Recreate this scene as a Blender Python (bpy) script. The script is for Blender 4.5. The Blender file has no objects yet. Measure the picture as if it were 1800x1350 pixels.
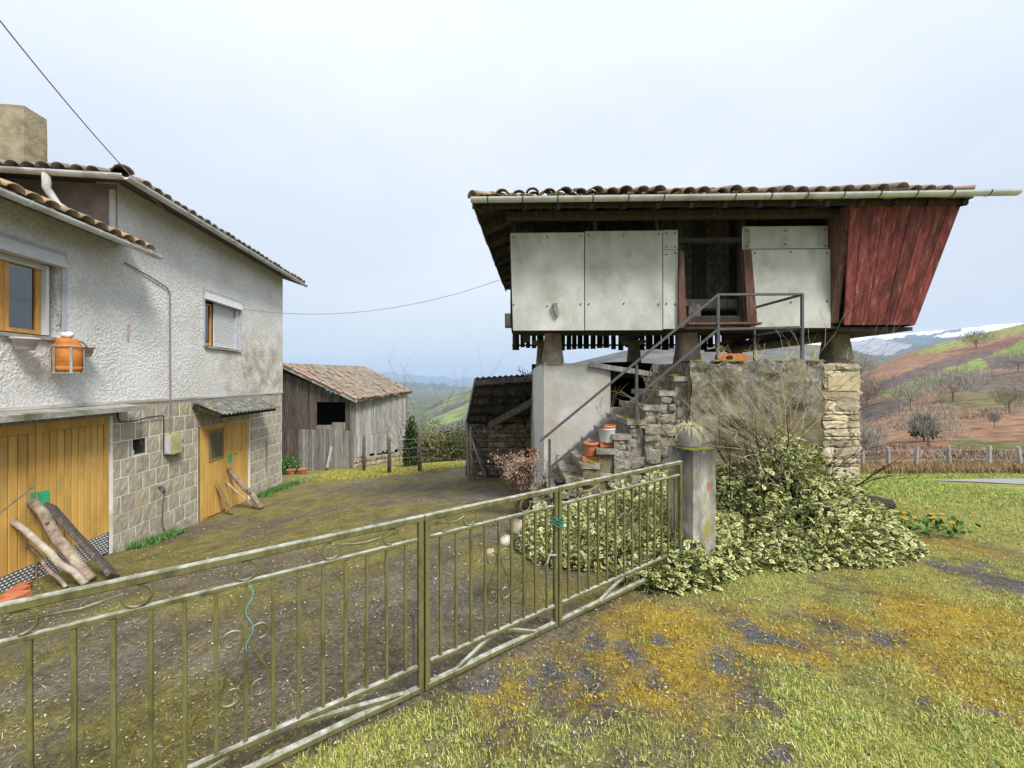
import bpy, math, random
import numpy as np
from mathutils import Vector, Matrix
random.seed(7); rng = np.random.default_rng(7)
S = bpy.context.scene
COL = S.collection
# ------------------------------------------------------------------ camera, sky, sun, exposure
CZ = 1.7; F = 676.0; HZ = 670.0
cam = bpy.data.cameras.new('camera'); co = bpy.data.objects.new('camera', cam); COL.objects.link(co)
co.location = (0, 0, CZ); co.rotation_euler = (math.radians(90), 0, 0)
cam.sensor_width = 36; cam.lens = F / 1800 * 36; cam.shift_y = -(675 - HZ) / 1800
cam.clip_start = 0.05; cam.clip_end = 30000
S.camera = co
SUN_EL, SUN_AZ = math.radians(48), math.radians(140)      # azimuth clockwise from +Y (behind, to the right)
W_ = bpy.data.worlds.new('World'); S.world = W_; W_.use_nodes = True
nt = W_.node_tree; nt.nodes.clear()
def wn(t, **k):
    n = nt.nodes.new(t)
    for a, b in k.items(): setattr(n, a, b)
    return n
sky = wn('ShaderNodeTexSky', sky_type='NISHITA', sun_disc=False, sun_elevation=SUN_EL, sun_rotation=SUN_AZ, air_density=1.2, dust_density=2.0)
bg1 = wn('ShaderNodeBackground'); bg1.inputs[1].default_value = 0.08
bg2 = wn('ShaderNodeBackground')
tc = wn('ShaderNodeTexCoord'); mp = wn('ShaderNodeMapping'); mp.inputs['Scale'].default_value = (1, 1, 2.6)
n1 = wn('ShaderNodeTexNoise'); n1.inputs['Scale'].default_value = 1.15; n1.inputs['Detail'].default_value = 5; n1.inputs['Roughness'].default_value = .5
cr = wn('ShaderNodeValToRGB')
cr.color_ramp.elements[0].position = .32; cr.color_ramp.elements[0].color = (.69, .75, .85, 1)
cr.color_ramp.elements[1].position = .66; cr.color_ramp.elements[1].color = (.86, .915, .965, 1)
mixs = wn('ShaderNodeMixShader'); mixs.inputs[0].default_value = .88
out = wn('ShaderNodeOutputWorld')
L = nt.links.new
L(sky.outputs[0], bg1.inputs[0]); L(tc.outputs['Generated'], mp.inputs[0]); L(mp.outputs[0], n1.inputs['Vector'])
sx_ = wn('ShaderNodeSeparateXYZ'); L(tc.outputs['Generated'], sx_.inputs[0])
mr = wn('ShaderNodeMapRange'); mr.inputs[1].default_value = 0; mr.inputs[2].default_value = 1; mr.inputs[3].default_value = .47; mr.inputs[4].default_value = .80   # CIE-like overcast dome
L(sx_.outputs[2], mr.inputs[0]); L(mr.outputs[0], bg2.inputs[1])
L(n1.outputs['Fac'], cr.inputs[0]); L(cr.outputs[0], bg2.inputs[0])
L(bg1.outputs[0], mixs.inputs[1]); L(bg2.outputs[0], mixs.inputs[2]); L(mixs.outputs[0], out.inputs[0])
sl = bpy.data.lights.new('sun', 'SUN'); sl.energy = 2.4; sl.angle = math.radians(16); sl.color = (1, .96, .9)
so = bpy.data.objects.new('sun', sl); COL.objects.link(so)
sd = Vector((math.sin(SUN_AZ) * math.cos(SUN_EL), math.cos(SUN_AZ) * math.cos(SUN_EL), math.sin(SUN_EL)))
so.rotation_euler = sd.to_track_quat('Z', 'Y').to_euler(); so.location = (10, -10, 20)
vs = S.view_settings; vs.view_transform = 'Standard'; vs.look = 'None'; vs.exposure = 1.0; vs.gamma = 1; vs.use_curve_mapping = False
S.render.engine = 'CYCLES'; S.cycles.use_denoising = True; S.cycles.max_bounces = 6; S.cycles.diffuse_bounces = 3; S.cycles.transparent_max_bounces = 6

# ------------------------------------------------------------------ helpers
def P(u, v, Y): return Vector(((u - 900) / F * Y, Y, CZ + (HZ - v) / F * Y))
def ss(x, a, b):
    t = np.clip((x - a) / (b - a), 0, 1); return t * t * (3 - 2 * t)
def gz(x, y):
    x = np.asarray(x, float); y = np.asarray(y, float)
    h = 1.405 + .122 * y - .0623 * np.minimum(x, 0) + .015 * ss(x, 3, 8) * y
    h = h + .25 * (1 - ss(x, -5.5, -3)) * (1 - ss(y, 8, 12))
    h = h + .07 * (1 - ss(y, 2.3, 3.3)) * (1 - ss(x, .2, 1.2))
    h = h + .12 * np.maximum(y - 22, 0) + .30 * np.maximum(y - 16.5, 0) * ss(x, 5, 9)
    return CZ - h
def gzf(x, y): return float(gz(x, y))
def G(u, v):
    k = (u - 900) / F; lo, hi = .3, 60
    for _ in range(50):
        m = (lo + hi) / 2
        if CZ + (HZ - v) / F * m > gzf(k * m, m): lo = m
        else: hi = m
    return Vector((k * lo, lo, gzf(k * lo, lo)))
def hashn(ix, iy, seed):
    n = (ix.astype(np.int64) * 374761393 + iy.astype(np.int64) * 668265263 + seed * 1442695041) & 0x7fffffff
    n = (n ^ (n >> 13)) * 1274126177 & 0x7fffffff
    return ((n ^ (n >> 16)) & 0xffff) / 65535.0
def vnoise(x, y, seed=0):
    x = np.asarray(x, float); y = np.asarray(y, float)
    ix = np.floor(x); iy = np.floor(y); fx = x - ix; fy = y - iy
    fx = fx * fx * (3 - 2 * fx); fy = fy * fy * (3 - 2 * fy)
    a = hashn(ix, iy, seed); b = hashn(ix + 1, iy, seed); c = hashn(ix, iy + 1, seed); d = hashn(ix + 1, iy + 1, seed)
    return (a * (1 - fx) + b * fx) * (1 - fy) + (c * (1 - fx) + d * fx) * fy
def fbm(x, y, seed=0, o=4, g=.5):
    s = 0; a = 1; t = 0
    for i in range(o):
        s = s + a * vnoise(x * 2 ** i, y * 2 ** i, seed + i * 17); t += a; a *= g
    return s / t
class MB:
    def __init__(s): s.v = []; s.f = []
    def add(s, vs, fs):
        b = len(s.v); s.v += [tuple(p) for p in vs]; s.f += [tuple(i + b for i in f) for f in fs]; return s
    def hexa(s, c):   # c: 4 bottom (ccw), 4 top
        return s.add(c, [(3, 2, 1, 0), (4, 5, 6, 7), (0, 1, 5, 4), (1, 2, 6, 5), (2, 3, 7, 6), (3, 0, 4, 7)])
    def box(s, x0, x1, y0, y1, z0, z1):
        return s.hexa([(x0, y0, z0), (x1, y0, z0), (x1, y1, z0), (x0, y1, z0), (x0, y0, z1), (x1, y0, z1), (x1, y1, z1), (x0, y1, z1)])
    def beam(s, p, q, w, t, up=(0, 0, 1), ch=None, seg=1, jit=0, w2=None, t2=None):
        """chamfered rectangular bar p->q; w along side axis, t along the up-ish axis"""
        p = Vector(p); q = Vector(q); d = (q - p).normalized(); up = Vector(up)
        sx = d.cross(up)
        if sx.length < 1e-4: sx = d.cross(Vector((0, 1, 0)))
        sx.normalize(); uz = sx.cross(d).normalized()
        rings = []
        for i in range(seg + 1):
            k = i / seg; ww = w + ((w2 if w2 is not None else w) - w) * k; tt = t + ((t2 if t2 is not None else t) - t) * k
            c = ch if ch is not None else min(ww, tt) * .12
            o = p.lerp(q, k) + sx * random.uniform(-jit, jit) + uz * random.uniform(-jit, jit)
            a, b = ww / 2, tt / 2
            rings.append([o + sx * X + uz * Z for X, Z in ((-a + c, -b), (a - c, -b), (a, -b + c), (a, b - c), (a - c, b), (-a + c, b), (-a, b - c), (-a, -b + c))])
        vs = [x for r in rings for x in r]; fs = [tuple(range(7, -1, -1)), tuple(range(seg * 8, seg * 8 + 8))]
        for i in range(seg):
            for j in range(8):
                fs.append((i * 8 + j, i * 8 + (j + 1) % 8, (i + 1) * 8 + (j + 1) % 8, (i + 1) * 8 + j))
        return s.add(vs, fs)
    def tube(s, pts, r, n=6, cap=True):
        pts = [Vector(p) for p in pts]; rs = r if isinstance(r, (list, tuple)) else [r] * len(pts)
        vs = []; fs = []; prev = None
        for i, p in enumerate(pts):
            d = (pts[min(i + 1, len(pts) - 1)] - pts[max(i - 1, 0)])
            if d.length < 1e-9: d = Vector((0, 0, 1))
            d.normalize()
            if prev is None:
                a = d.orthogonal().normalized()
            else:
                a = prev - d * prev.dot(d)
                a = a.normalized() if a.length > 1e-6 else d.orthogonal().normalized()
            prev = a; b = d.cross(a)
            for j in range(n):
                t = 2 * math.pi * j / n; vs.append(p + (a * math.cos(t) + b * math.sin(t)) * rs[i])
        for i in range(len(pts) - 1):
            for j in range(n): fs.append((i * n + j, i * n + (j + 1) % n, (i + 1) * n + (j + 1) % n, (i + 1) * n + j))
        if cap: fs += [tuple(range(n - 1, -1, -1)), tuple(range((len(pts) - 1) * n, len(pts) * n))]
        return s.add(vs, fs)
    def lathe(s, prof, c=(0, 0, 0), n=16, cap=(True, True)):
        vs = []; fs = []; m = len(prof)
        for r, z in prof:
            for j in range(n):
                t = 2 * math.pi * j / n; vs.append((c[0] + r * math.cos(t), c[1] + r * math.sin(t), c[2] + z))
        for i in range(m - 1):
            for j in range(n): fs.append((i * n + j, i * n + (j + 1) % n, (i + 1) * n + (j + 1) % n, (i + 1) * n + j))
        if cap[0]: fs.append(tuple(range(n - 1, -1, -1)))
        if cap[1]: fs.append(tuple(range((m - 1) * n, m * n)))
        return s.add(vs, fs)
    def grid(s, fn, nu, nv):
        vs = [fn(i / nu, j / nv) for j in range(nv + 1) for i in range(nu + 1)]
        fs = [(j * (nu + 1) + i, j * (nu + 1) + i + 1, (j + 1) * (nu + 1) + i + 1, (j + 1) * (nu + 1) + i) for j in range(nv) for i in range(nu)]
        return s.add(vs, fs)
    def mesh(s, name, smooth=False):
        m = bpy.data.meshes.new(name); m.from_pydata(s.v, [], s.f)
        if smooth: m.shade_smooth()
        m.update(); return m
def link(o, parent=None, loc=None):
    COL.objects.link(o)
    if parent is not None:
        o.parent = parent; o.matrix_parent_inverse = Matrix.Translation(-worldloc(parent))
    return o
WL = {}
def worldloc(o): return WL.get(o.name, Vector((0, 0, 0)))
def tag(o, label=None, cat=None, group=None, kind=None):
    if label: o['label'] = label
    if cat: o['category'] = cat
    if group: o['group'] = group
    if kind: o['kind'] = kind
    return o
def thing(name, label, cat, loc=(0, 0, 0), group=None, kind=None):
    o = bpy.data.objects.new(name, None); o.empty_display_size = .1; COL.objects.link(o); o.location = loc; WL[o.name] = Vector(loc)
    return tag(o, label, cat, group, kind)
def part(name, mb, mat, parent=None, smooth=False, kind=None, mtx=None):
    m = mb.mesh(name, smooth) if isinstance(mb, MB) else mb
    if mat is not None and len(m.materials) == 0:
        m.materials.append(mat)
    o = bpy.data.objects.new(name, m)
    if mtx is not None: o.matrix_basis = mtx
    link(o, parent)
    if kind: o['kind'] = kind
    return o
def single(name, mb, mat, label, cat, group=None, smooth=False):
    return tag(part(name, mb, mat, None, smooth), label, cat, group)
def np_mesh(name, v, f, mat, smooth=False):
    v = np.asarray(v, np.float32).reshape(-1, 3); f = np.asarray(f, np.int32); k = f.shape[1]
    m = bpy.data.meshes.new(name); m.vertices.add(len(v)); m.vertices.foreach_set('co', v.ravel())
    m.loops.add(f.size); m.loops.foreach_set('vertex_index', f.ravel())
    m.polygons.add(len(f)); m.polygons.foreach_set('loop_start', np.arange(0, f.size, k, dtype=np.int32)); m.polygons.foreach_set('loop_total', np.full(len(f), k, np.int32))
    if smooth: m.polygons.foreach_set('use_smooth', np.ones(len(f), bool))
    m.update(calc_edges=True); m.validate()
    if mat: m.materials.append(mat)
    return m
def scatter_mesh(name, tv, tf, pos, rot, scl, mat, uv=None, smooth=False):
    """many copies of a small template merged in one mesh; rot (N,3,3)"""
    tv = np.asarray(tv, float); tf = np.asarray(tf, int); N = len(pos)
    scl = np.asarray(scl, float); scl = scl.reshape(N, 1, -1)
    v = np.einsum('nij,nkj->nki', rot, tv[None] * scl) + pos[:, None, :]
    f = tf[None] + (np.arange(N) * len(tv))[:, None, None]
    m = np_mesh(name, v.reshape(-1, 3), f.reshape(-1, tf.shape[1]), mat, smooth)
    if uv is not None:
        ul = m.uv_layers.new(name='UVMap'); u = np.asarray(uv, np.float32)[tf.ravel()]
        ul.data.foreach_set('uv', np.tile(u, (N, 1)).ravel())
    return m
def rots(yaw, pitch, roll=None):
    yaw = np.asarray(yaw); n = len(yaw); c, s = np.cos(yaw), np.sin(yaw); cp, sp = np.cos(pitch), np.sin(pitch)
    Z = np.zeros((n, 3, 3)); Z[:, 0, 0] = c; Z[:, 0, 1] = -s; Z[:, 1, 0] = s; Z[:, 1, 1] = c; Z[:, 2, 2] = 1
    X = np.zeros((n, 3, 3)); X[:, 0, 0] = 1; X[:, 1, 1] = cp; X[:, 1, 2] = -sp; X[:, 2, 1] = sp; X[:, 2, 2] = cp
    R = Z @ X
    if roll is not None:
        cr_, sr = np.cos(roll), np.sin(roll); Y = np.zeros((n, 3, 3)); Y[:, 1, 1] = 1; Y[:, 0, 0] = cr_; Y[:, 0, 2] = sr; Y[:, 2, 0] = -sr; Y[:, 2, 2] = cr_
        R = R @ Y
    return R
def frame(o, x, y, z):
    return Matrix(((x[0], y[0], z[0], o[0]), (x[1], y[1], z[1], o[1]), (x[2], y[2], z[2], o[2]), (0, 0, 0, 1)))

# ------------------------------------------------------------------ materials
MATS = {}
class NB:
    def __init__(s, name):
        s.m = bpy.data.materials.new(name); s.m.use_nodes = True; s.t = s.m.node_tree; s.b = s.t.nodes['Principled BSDF']; MATS[name] = s.m
        s.pos = s.n('ShaderNodeNewGeometry')
    def n(s, t, **k):
        x = s.t.nodes.new(t)
        for a, b in k.items(): setattr(x, a, b)
        return x
    def l(s, a, b): s.t.links.new(a, b)
    def vec(s, stretch=(1, 1, 1), rnd=True):
        mp = s.n('ShaderNodeMapping'); mp.inputs['Scale'].default_value = stretch; s.l(s.pos.outputs['Position'], mp.inputs[0])
        if rnd:
            oi = s.n('ShaderNodeObjectInfo'); c = s.n('ShaderNodeCombineXYZ'); mu = s.n('ShaderNodeMath', operation='MULTIPLY'); mu.inputs[1].default_value = 9
            s.l(oi.outputs['Random'], mu.inputs[0]); s.l(mu.outputs[0], c.inputs[0]); s.l(mu.outputs[0], c.inputs[1]); s.l(c.outputs[0], mp.inputs[1])
        return mp.outputs[0]
    def noise(s, v, scale, detail=5, rough=.55, dist=0):
        x = s.n('ShaderNodeTexNoise'); x.inputs['Scale'].default_value = scale; x.inputs['Detail'].default_value = detail; x.inputs['Roughness'].default_value = rough; x.inputs['Distortion'].default_value = dist
        s.l(v, x.inputs['Vector']); return x.outputs['Fac']
    def ramp(s, fac, stops, const=False):
        r = s.n('ShaderNodeValToRGB'); e = r.color_ramp.elements
        if const: r.color_ramp.interpolation = 'CONSTANT'
        while len(e) < len(stops): e.new(.5)
        for i, (p, c) in enumerate(stops):
            e[i].position = p; e[i].color = (c, c, c, 1) if isinstance(c, (int, float)) else (*c[:3], 1)
        s.l(fac, r.inputs[0]); return r.outputs[0]
    def mix(s, f, a, b, mode='MIX'):
        x = s.n('ShaderNodeMix', data_type='RGBA', blend_type=mode)
        for i, val in ((0, f), (6, a), (7, b)):
            if hasattr(val, 'is_linked') or hasattr(val, 'links'): s.l(val, x.inputs[i])
            elif isinstance(val, (int, float)): x.inputs[i].default_value = val if i == 0 else (val, val, val, 1)
            else: x.inputs[i].default_value = (*val, 1)
        return x.outputs[2]
    def rnd(s):
        oi = s.n('ShaderNodeObjectInfo'); a = s.n('ShaderNodeMath', operation='ADD'); f = s.n('ShaderNodeMath', operation='FRACT')
        s.l(oi.outputs['Random'], a.inputs[0]); s.l(s.pos.outputs['Random Per Island'], a.inputs[1]); s.l(a.outputs[0], f.inputs[0]); return f.outputs[0]
    def bump(s, h, strength=.4, dist=.01):
        b = s.n('ShaderNodeBump'); b.inputs['Strength'].default_value = strength; b.inputs['Distance'].default_value = dist; s.l(h, b.inputs['Height']); s.l(b.outputs[0], s.b.inputs['Normal'])
    def done(s, col, rough=.8, metal=0, spec=.3):
        if hasattr(col, 'links'): s.l(col, s.b.inputs['Base Color'])
        else: s.b.inputs['Base Color'].default_value = (*col, 1)
        if hasattr(rough, 'links'): s.l(rough, s.b.inputs['Roughness'])
        else: s.b.inputs['Roughness'].default_value = rough
        s.b.inputs['Metallic'].default_value = metal; s.b.inputs['Specular IOR Level'].default_value = spec
        return s.m
def M(name, c1, c2, c3=None, scale=6, stretch=(1, 1, 1), rough=.85, bump=.4, bd=.008, bs=None, var=.25, metal=0, spec=.25, dirt=None, dscale=1.5, dpos=(.52, .68)):
    b = NB(name); v = b.vec(stretch); f = b.noise(v, scale, 8, .62)
    st = [(.3, c1), (.55, c2)] + ([(.74, c3)] if c3 else [])
    c = b.ramp(f, st)
    if dirt:
        d = b.ramp(b.noise(b.vec((1, 1, .6)), dscale, 6, .6), [(dpos[0], 0.0), (dpos[1], 1.0)]); c = b.mix(d, c, dirt)
    if var:
        k = b.ramp(b.rnd(), [(0, 1 - var), (1, 1 + var * .5)]); c = b.mix(1.0, c, k, 'MULTIPLY')
    if bump: b.bump(b.noise(v, bs or scale * 4, 6, .65), bump, bd)
    return b.done(c, rough, metal, spec)
wood_dark = M('wood_dark', (.020, .016, .013), (.05, .04, .033), (.11, .092, .08), 5, (6, 6, .5), bump=.6)
wood_grey = M('wood_grey', (.12, .11, .098), (.30, .28, .255), (.46, .44, .41), 5, (6, 6, .45), bump=.7, var=.35)
wood_barn = M('wood_barn', (.05, .04, .034), (.13, .105, .09), (.26, .23, .205), 4, (6, 6, .4), bump=.7, var=.4)
wood_pale = M('wood_pale', (.19, .18, .165), (.40, .385, .36), (.58, .565, .54), 5, (6, 6, .45), bump=.7, var=.35)
wood_beam = M('wood_beam', (.05, .042, .034), (.13, .115, .095), (.24, .22, .19), 6, (2, 2, 2), bump=.6)
wood_brown = M('wood_brown', (.07, .035, .025), (.16, .085, .06), (.26, .17, .13), 6, (5, 5, .5), bump=.4)
bark = M('bark', (.12, .09, .065), (.30, .235, .175), (.56, .48, .39), 9, (1, 1, .5), bump=.9, var=.15)
bark_pale = M('bark_pale', (.22, .18, .14), (.42, .36, .29), (.58, .52, .44), 9, bump=.8, var=.1)
twig_m = M('twig', (.12, .095, .06), (.24, .2, .13), (.36, .31, .22), 12, bump=0, var=.2)
branch_pale = M('pale_branch', (.26, .22, .14), (.42, .37, .25), (.58, .53, .40), 14, bump=0, var=.2)
soffit = M('soffit', (.06, .05, .042), (.10, .085, .07), None, 4, bump=.3)
panel_m = M('fibre_cement', (.38, .38, .34), (.51, .51, .47), (.60, .60, .56), 2.2, (1, 1, .8), bump=.25, bs=160, bd=.004, var=.06, rough=.75, dirt=(.28, .28, .23), dscale=3.1, dpos=(.52, .78))
plaster = M('plaster', (.36, .35, .31), (.50, .49, .45), (.60, .59, .56), 2.0, bump=.5, bs=14, bd=.012, var=0, dirt=(.38, .33, .25), dscale=.9)
gutter_m = M('gutter_plastic', (.46, .48, .46), (.62, .64, .63), (.70, .72, .72), 4, rough=.45, bump=0, var=.05, dirt=(.30, .30, .22), dscale=3, dpos=(.55, .75))
concrete = M('concrete', (.17, .16, .135), (.33, .315, .28), (.48, .46, .42), 5, bump=.6, bd=.012, var=.1, dirt=(.10, .10, .055), dscale=2.2)
iron = M('iron', (.04, .04, .042), (.09, .09, .092), None, 20, rough=.6, bump=.1, var=0, spec=.4)
terracotta = M('terracotta', (.42, .14, .06), (.55, .20, .09), (.6, .28, .15), 8, rough=.75, bump=.15, var=.15)
brick_m = M('brick_clay', (.38, .12, .06), (.5, .17, .08), (.56, .28, .17), 14, bump=.5, var=.2)
white_plastic = M('white_plastic', (.6, .61, .6), (.7, .71, .71), None, 8, rough=.5, bump=0, var=.05)
shutter_m = M('shutter', (.56, .57, .56), (.64, .65, .65), None, 6, rough=.5, bump=0, var=.05)
trim_grey = M('trim_grey', (.36, .38, .42), (.47, .49, .53), None, 5, rough=.7, bump=.15, var=.03)
black_plastic = M('black_plastic', (.02, .02, .022), (.035, .035, .038), None, 8, rough=.5, bump=0, var=0)
dark_void = M('dark_interior', (.012, .011, .010), (.02, .018, .016), None, 4, bump=0, var=0, rough=.95)  # near-black colour that paints the shade inside openings
win_wood = M('window_wood', (.42, .20, .04), (.56, .29, .07), (.6, .34, .1), 6, (4, 4, .6), rough=.45, bump=.15, var=.08)
door_m = M('yellow_paint', (.54, .31, .07), (.66, .40, .11), (.70, .45, .14), 1.6, (3, 3, .6), rough=.6, bump=.2, bs=30, var=.08, dirt=(.36, .235, .085), dscale=2.6, dpos=(.5, .8))
frame_m = M('door_frame_wood', (.17, .12, .06), (.30, .22, .10), (.38, .28, .13), 6, (4, 4, .6), bump=.4)
roof_sheet = M('corrugated_cement', (.06, .06, .055), (.17, .17, .155), (.34, .34, .31), 7, bump=.6, bd=.01, var=.1, dirt=(.17, .15, .03), dscale=4, dpos=(.58, .66))
stone_m = M('field_stone', (.19, .15, .10), (.38, .31, .22), (.55, .48, .37), 6, bump=.9, bd=.02, var=.45)
stone_pale = M('pale_stone', (.36, .29, .18), (.56, .48, .34), (.72, .66, .54), 6, bump=.9, bd=.02, var=.35)
stone_step = M('step_stone', (.15, .135, .105), (.33, .30, .24), (.50, .47, .40), 7, bump=1, bd=.025, var=.15, dirt=(.13, .12, .03), dscale=3, dpos=(.55, .66))
mortar_w = M('white_mortar', (.70, .69, .65), (.80, .79, .76), (.85, .84, .82), 9, bump=.3, var=0, dirt=(.42, .37, .25), dscale=1.5)
block_m = M('split_block', (.31, .27, .19), (.43, .385, .295), (.53, .485, .39), 9, bump=.8, bd=.012, bs=40, var=.14, dirt=(.43, .35, .19), dscale=1.2, dpos=(.55, .75))
cement_base = M('cement_base', (.22, .20, .15), (.42, .385, .30), (.54, .50, .42), 6, bump=1, bd=.02, var=0, dirt=(.30, .25, .11), dscale=1.5)
alu_dark = M('plate_alu', (.10, .10, .105), (.16, .16, .165), None, 10, rough=.5, metal=.3, bump=0, var=0)
alu = M('diamond_alu', (.45, .46, .46), (.6, .61, .61), None, 10, rough=.4, metal=.2, bump=0, var=0)
steel_wire = M('wire', (.25, .25, .24), (.38, .38, .36), None, 20, rough=.5, bump=0, var=0)
cable_m = M('cable', (.17, .14, .16), (.24, .2, .22), None, 20, rough=.6, bump=0, var=0)
green_paint = M('green_paint', (.03, .36, .16), (.05, .44, .22), None, 12, rough=.6, bump=.1, var=0)
flower_m = M('orange_petal', (.75, .25, .02), (.85, .38, .04), None, 20, bump=0, var=.3)
rope_m = M('blue_rope', (.06, .28, .30), (.12, .40, .42), None, 30, bump=.2, var=0)
post_m = M('fence_post_wood', (.25, .22, .18), (.42, .39, .34), (.55, .52, .47), 9, (3, 3, .6), bump=.6, var=.2)
bag_m = M('white_bag', (.55, .58, .6), (.72, .75, .77), None, 15, bump=.3, rough=.35, var=0)
drum_m = M('orange_plastic', (.36, .12, .025), (.52, .19, .04), (.56, .24, .07), 7, (1, 1, 2), rough=.65, bump=.1, var=0)
pink_pot = M('pink_plastic', (.46, .38, .37), (.56, .48, .47), None, 6, rough=.6, bump=.05, var=0)
petal_dry = M('dry_flower', (.24, .15, .095), (.44, .31, .22), (.60, .49, .38), 25, bump=0, var=.35)
straw = M('dry_grass', (.40, .33, .15), (.60, .53, .30), (.7, .64, .42), 20, bump=0, var=.3)
ivy_m = M('ivy_leaf', (.025, .05, .014), (.06, .10, .025), (.12, .17, .05), 14, bump=0, var=.5)
weed_m = M('weed_leaf', (.05, .13, .03), (.10, .22, .05), (.18, .30, .08), 14, bump=0, var=.5)
thick_m = M('thicket_leaf', (.09, .10, .035), (.17, .175, .07), (.28, .26, .13), .6, bump=0, var=.5)
moss_pad = M('moss', (.10, .10, .015), (.22, .21, .03), (.33, .30, .05), 18, bump=1, bd=.02, var=.1)
turbine_m = M('turbine', (.6, .6, .6), (.65, .65, .65), None, 3, bump=0, var=0)
def m_gate():
    b = NB('mossy_gate_paint'); f = b.noise(b.vec((1, 1, .35)), 16, 8, .7)
    c = b.ramp(f, [(.28, (.045, .042, .022)), (.42, (.10, .093, .032)), (.55, (.155, .146, .052)), (.66, (.11, .108, .07)), (.78, (.075, .06, .04))])
    sep = b.n('ShaderNodeSeparateXYZ'); b.l(b.pos.outputs['Normal'], sep.inputs[0])
    k = b.ramp(sep.outputs[2], [(.55, 0.0), (.85, 1.0)])
    c = b.mix(k, c, b.ramp(f, [(.32, (.12, .12, .08)), (.48, (.30, .30, .24)), (.66, (.56, .57, .54))]))  # upward faces painted paler: the rails' top highlight is in the colour
    b.bump(b.noise(b.vec(), 90, 5, .6), .5, .003); return b.done(c, .7)
gate_m = m_gate()
def m_tile(name, cols, moss=.6):
    b = NB(name); c = b.ramp(b.rnd(), [(i / len(cols), x) for i, x in enumerate(cols)])
    n = b.noise(b.vec(), 14, 7, .65); c = b.mix(b.ramp(n, [(.42, 0.0), (.62, .8)]), c, (.30, .27, .21))
    n2 = b.noise(b.vec(), 7, 6, .6); c = b.mix(b.ramp(n2, [(moss, 0.0), (moss + .07, 1.0)]), c, (.17, .155, .03))
    b.bump(b.noise(b.vec(), 60, 5, .65), .7, .008); return b.done(c, .88)
tile_m = m_tile('roof_tile', [(.30, .15, .10), (.23, .16, .12), (.36, .19, .12), (.28, .20, .15), (.20, .15, .12), (.40, .25, .17)])
tile_house = m_tile('roof_tile_house', [(.16, .115, .095), (.20, .14, .11), (.14, .11, .10), (.24, .17, .13)], .7)
tile_warm = m_tile('roof_tile_warm', [(.40, .24, .12), (.32, .19, .10), (.26, .18, .11), (.46, .30, .16)], .6)
tile_barn = m_tile('roof_tile_barn', [(.26, .19, .14), (.22, .18, .14), (.33, .20, .14), (.27, .23, .18), (.19, .16, .13)], .62)
tile_orange = m_tile('roof_tile_orange', [(.45, .20, .12), (.42, .17, .10), (.40, .24, .17)], .8)
def m_stucco():
    b = NB('white_stucco'); v = b.vec((1, 1, 1), False)
    n = b.noise(v, 1.1, 6, .6); c = b.ramp(n, [(.3, (.60, .59, .56)), (.6, (.74, .735, .71)), (.75, (.65, .63, .59))])
    sep = b.n('ShaderNodeSeparateXYZ'); b.l(b.pos.outputs['Position'], sep.inputs[0])
    # ochre weathering that grows towards the exposed corner, below the small window
    yy = b.n('ShaderNodeMapRange'); b.l(sep.outputs[1], yy.inputs[0]); yy.inputs[1].default_value = 8.0; yy.inputs[2].default_value = 10.2
    zz = b.n('ShaderNodeMapRange'); b.l(sep.outputs[2], zz.inputs[0]); zz.inputs[1].default_value = 3.6; zz.inputs[2].default_value = 2.3
    mu = b.n('ShaderNodeMath', operation='MULTIPLY'); b.l(yy.outputs[0], mu.inputs[0]); b.l(zz.outputs[0], mu.inputs[1])
    w = b.noise(v, 2.6, 7, .65); m2 = b.n('ShaderNodeMath', operation='MULTIPLY'); b.l(mu.outputs[0], m2.inputs[0]); b.l(b.ramp(w, [(.36, .0), (.62, 1.0)]), m2.inputs[1])
    c = b.mix(m2.outputs[0], c, (.36, .29, .19))
    c = b.mix(b.ramp(b.noise(v, 3.1, 7, .7), [(.60, 0.0), (.72, .5)]), c, (.45, .33, .26))
    vo = b.n('ShaderNodeTexVoronoi', feature='SMOOTH_F1'); vo.inputs['Scale'].default_value = 25; vo.inputs['Smoothness'].default_value = .35
    wv = b.n('ShaderNodeTexNoise'); wv.inputs['Scale'].default_value = 9; b.l(v, wv.inputs['Vector'])
    ad = b.n('ShaderNodeMixRGB'); ad.inputs[0].default_value = .12; b.l(v, ad.inputs[1]); b.l(wv.outputs['Color'], ad.inputs[2]); b.l(ad.outputs[0], vo.inputs['Vector'])
    r = b.ramp(vo.outputs['Distance'], [(.1, 1.0), (.38, .75), (.62, .0)])
    c = b.mix(b.ramp(r, [(0, .35), (.5, 0.0)]), c, (.40, .39, .36))
    hm_ = b.n('ShaderNodeMath', operation='MULTIPLY'); b.l(r, hm_.inputs[0]); b.l(b.ramp(b.noise(v, 1.7, 5, .6), [(.35, .25), (.65, 1.0)]), hm_.inputs[1])
    b.bump(hm_.outputs[0], .6, .017); return b.done(c, .85)
stucco = m_stucco()
def m_red():
    b = NB('red_boards'); v = b.vec((6, 6, .4)); n = b.noise(v, 2.6, 10, .72)
    c = b.ramp(n, [(.30, (.03, .018, .016)), (.42, (.10, .026, .022)), (.52, (.20, .04, .034)), (.60, (.25, .075, .062)), (.68, (.34, .22, .19)), (.8, (.16, .10, .09))])
    k = b.ramp(b.rnd(), [(0, .6), (1, 1.25)]); c = b.mix(1.0, c, k, 'MULTIPLY'); b.bump(b.noise(v, 9, 6, .65), .5, .008); return b.done(c, .7)
red_m = m_red()
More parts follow.
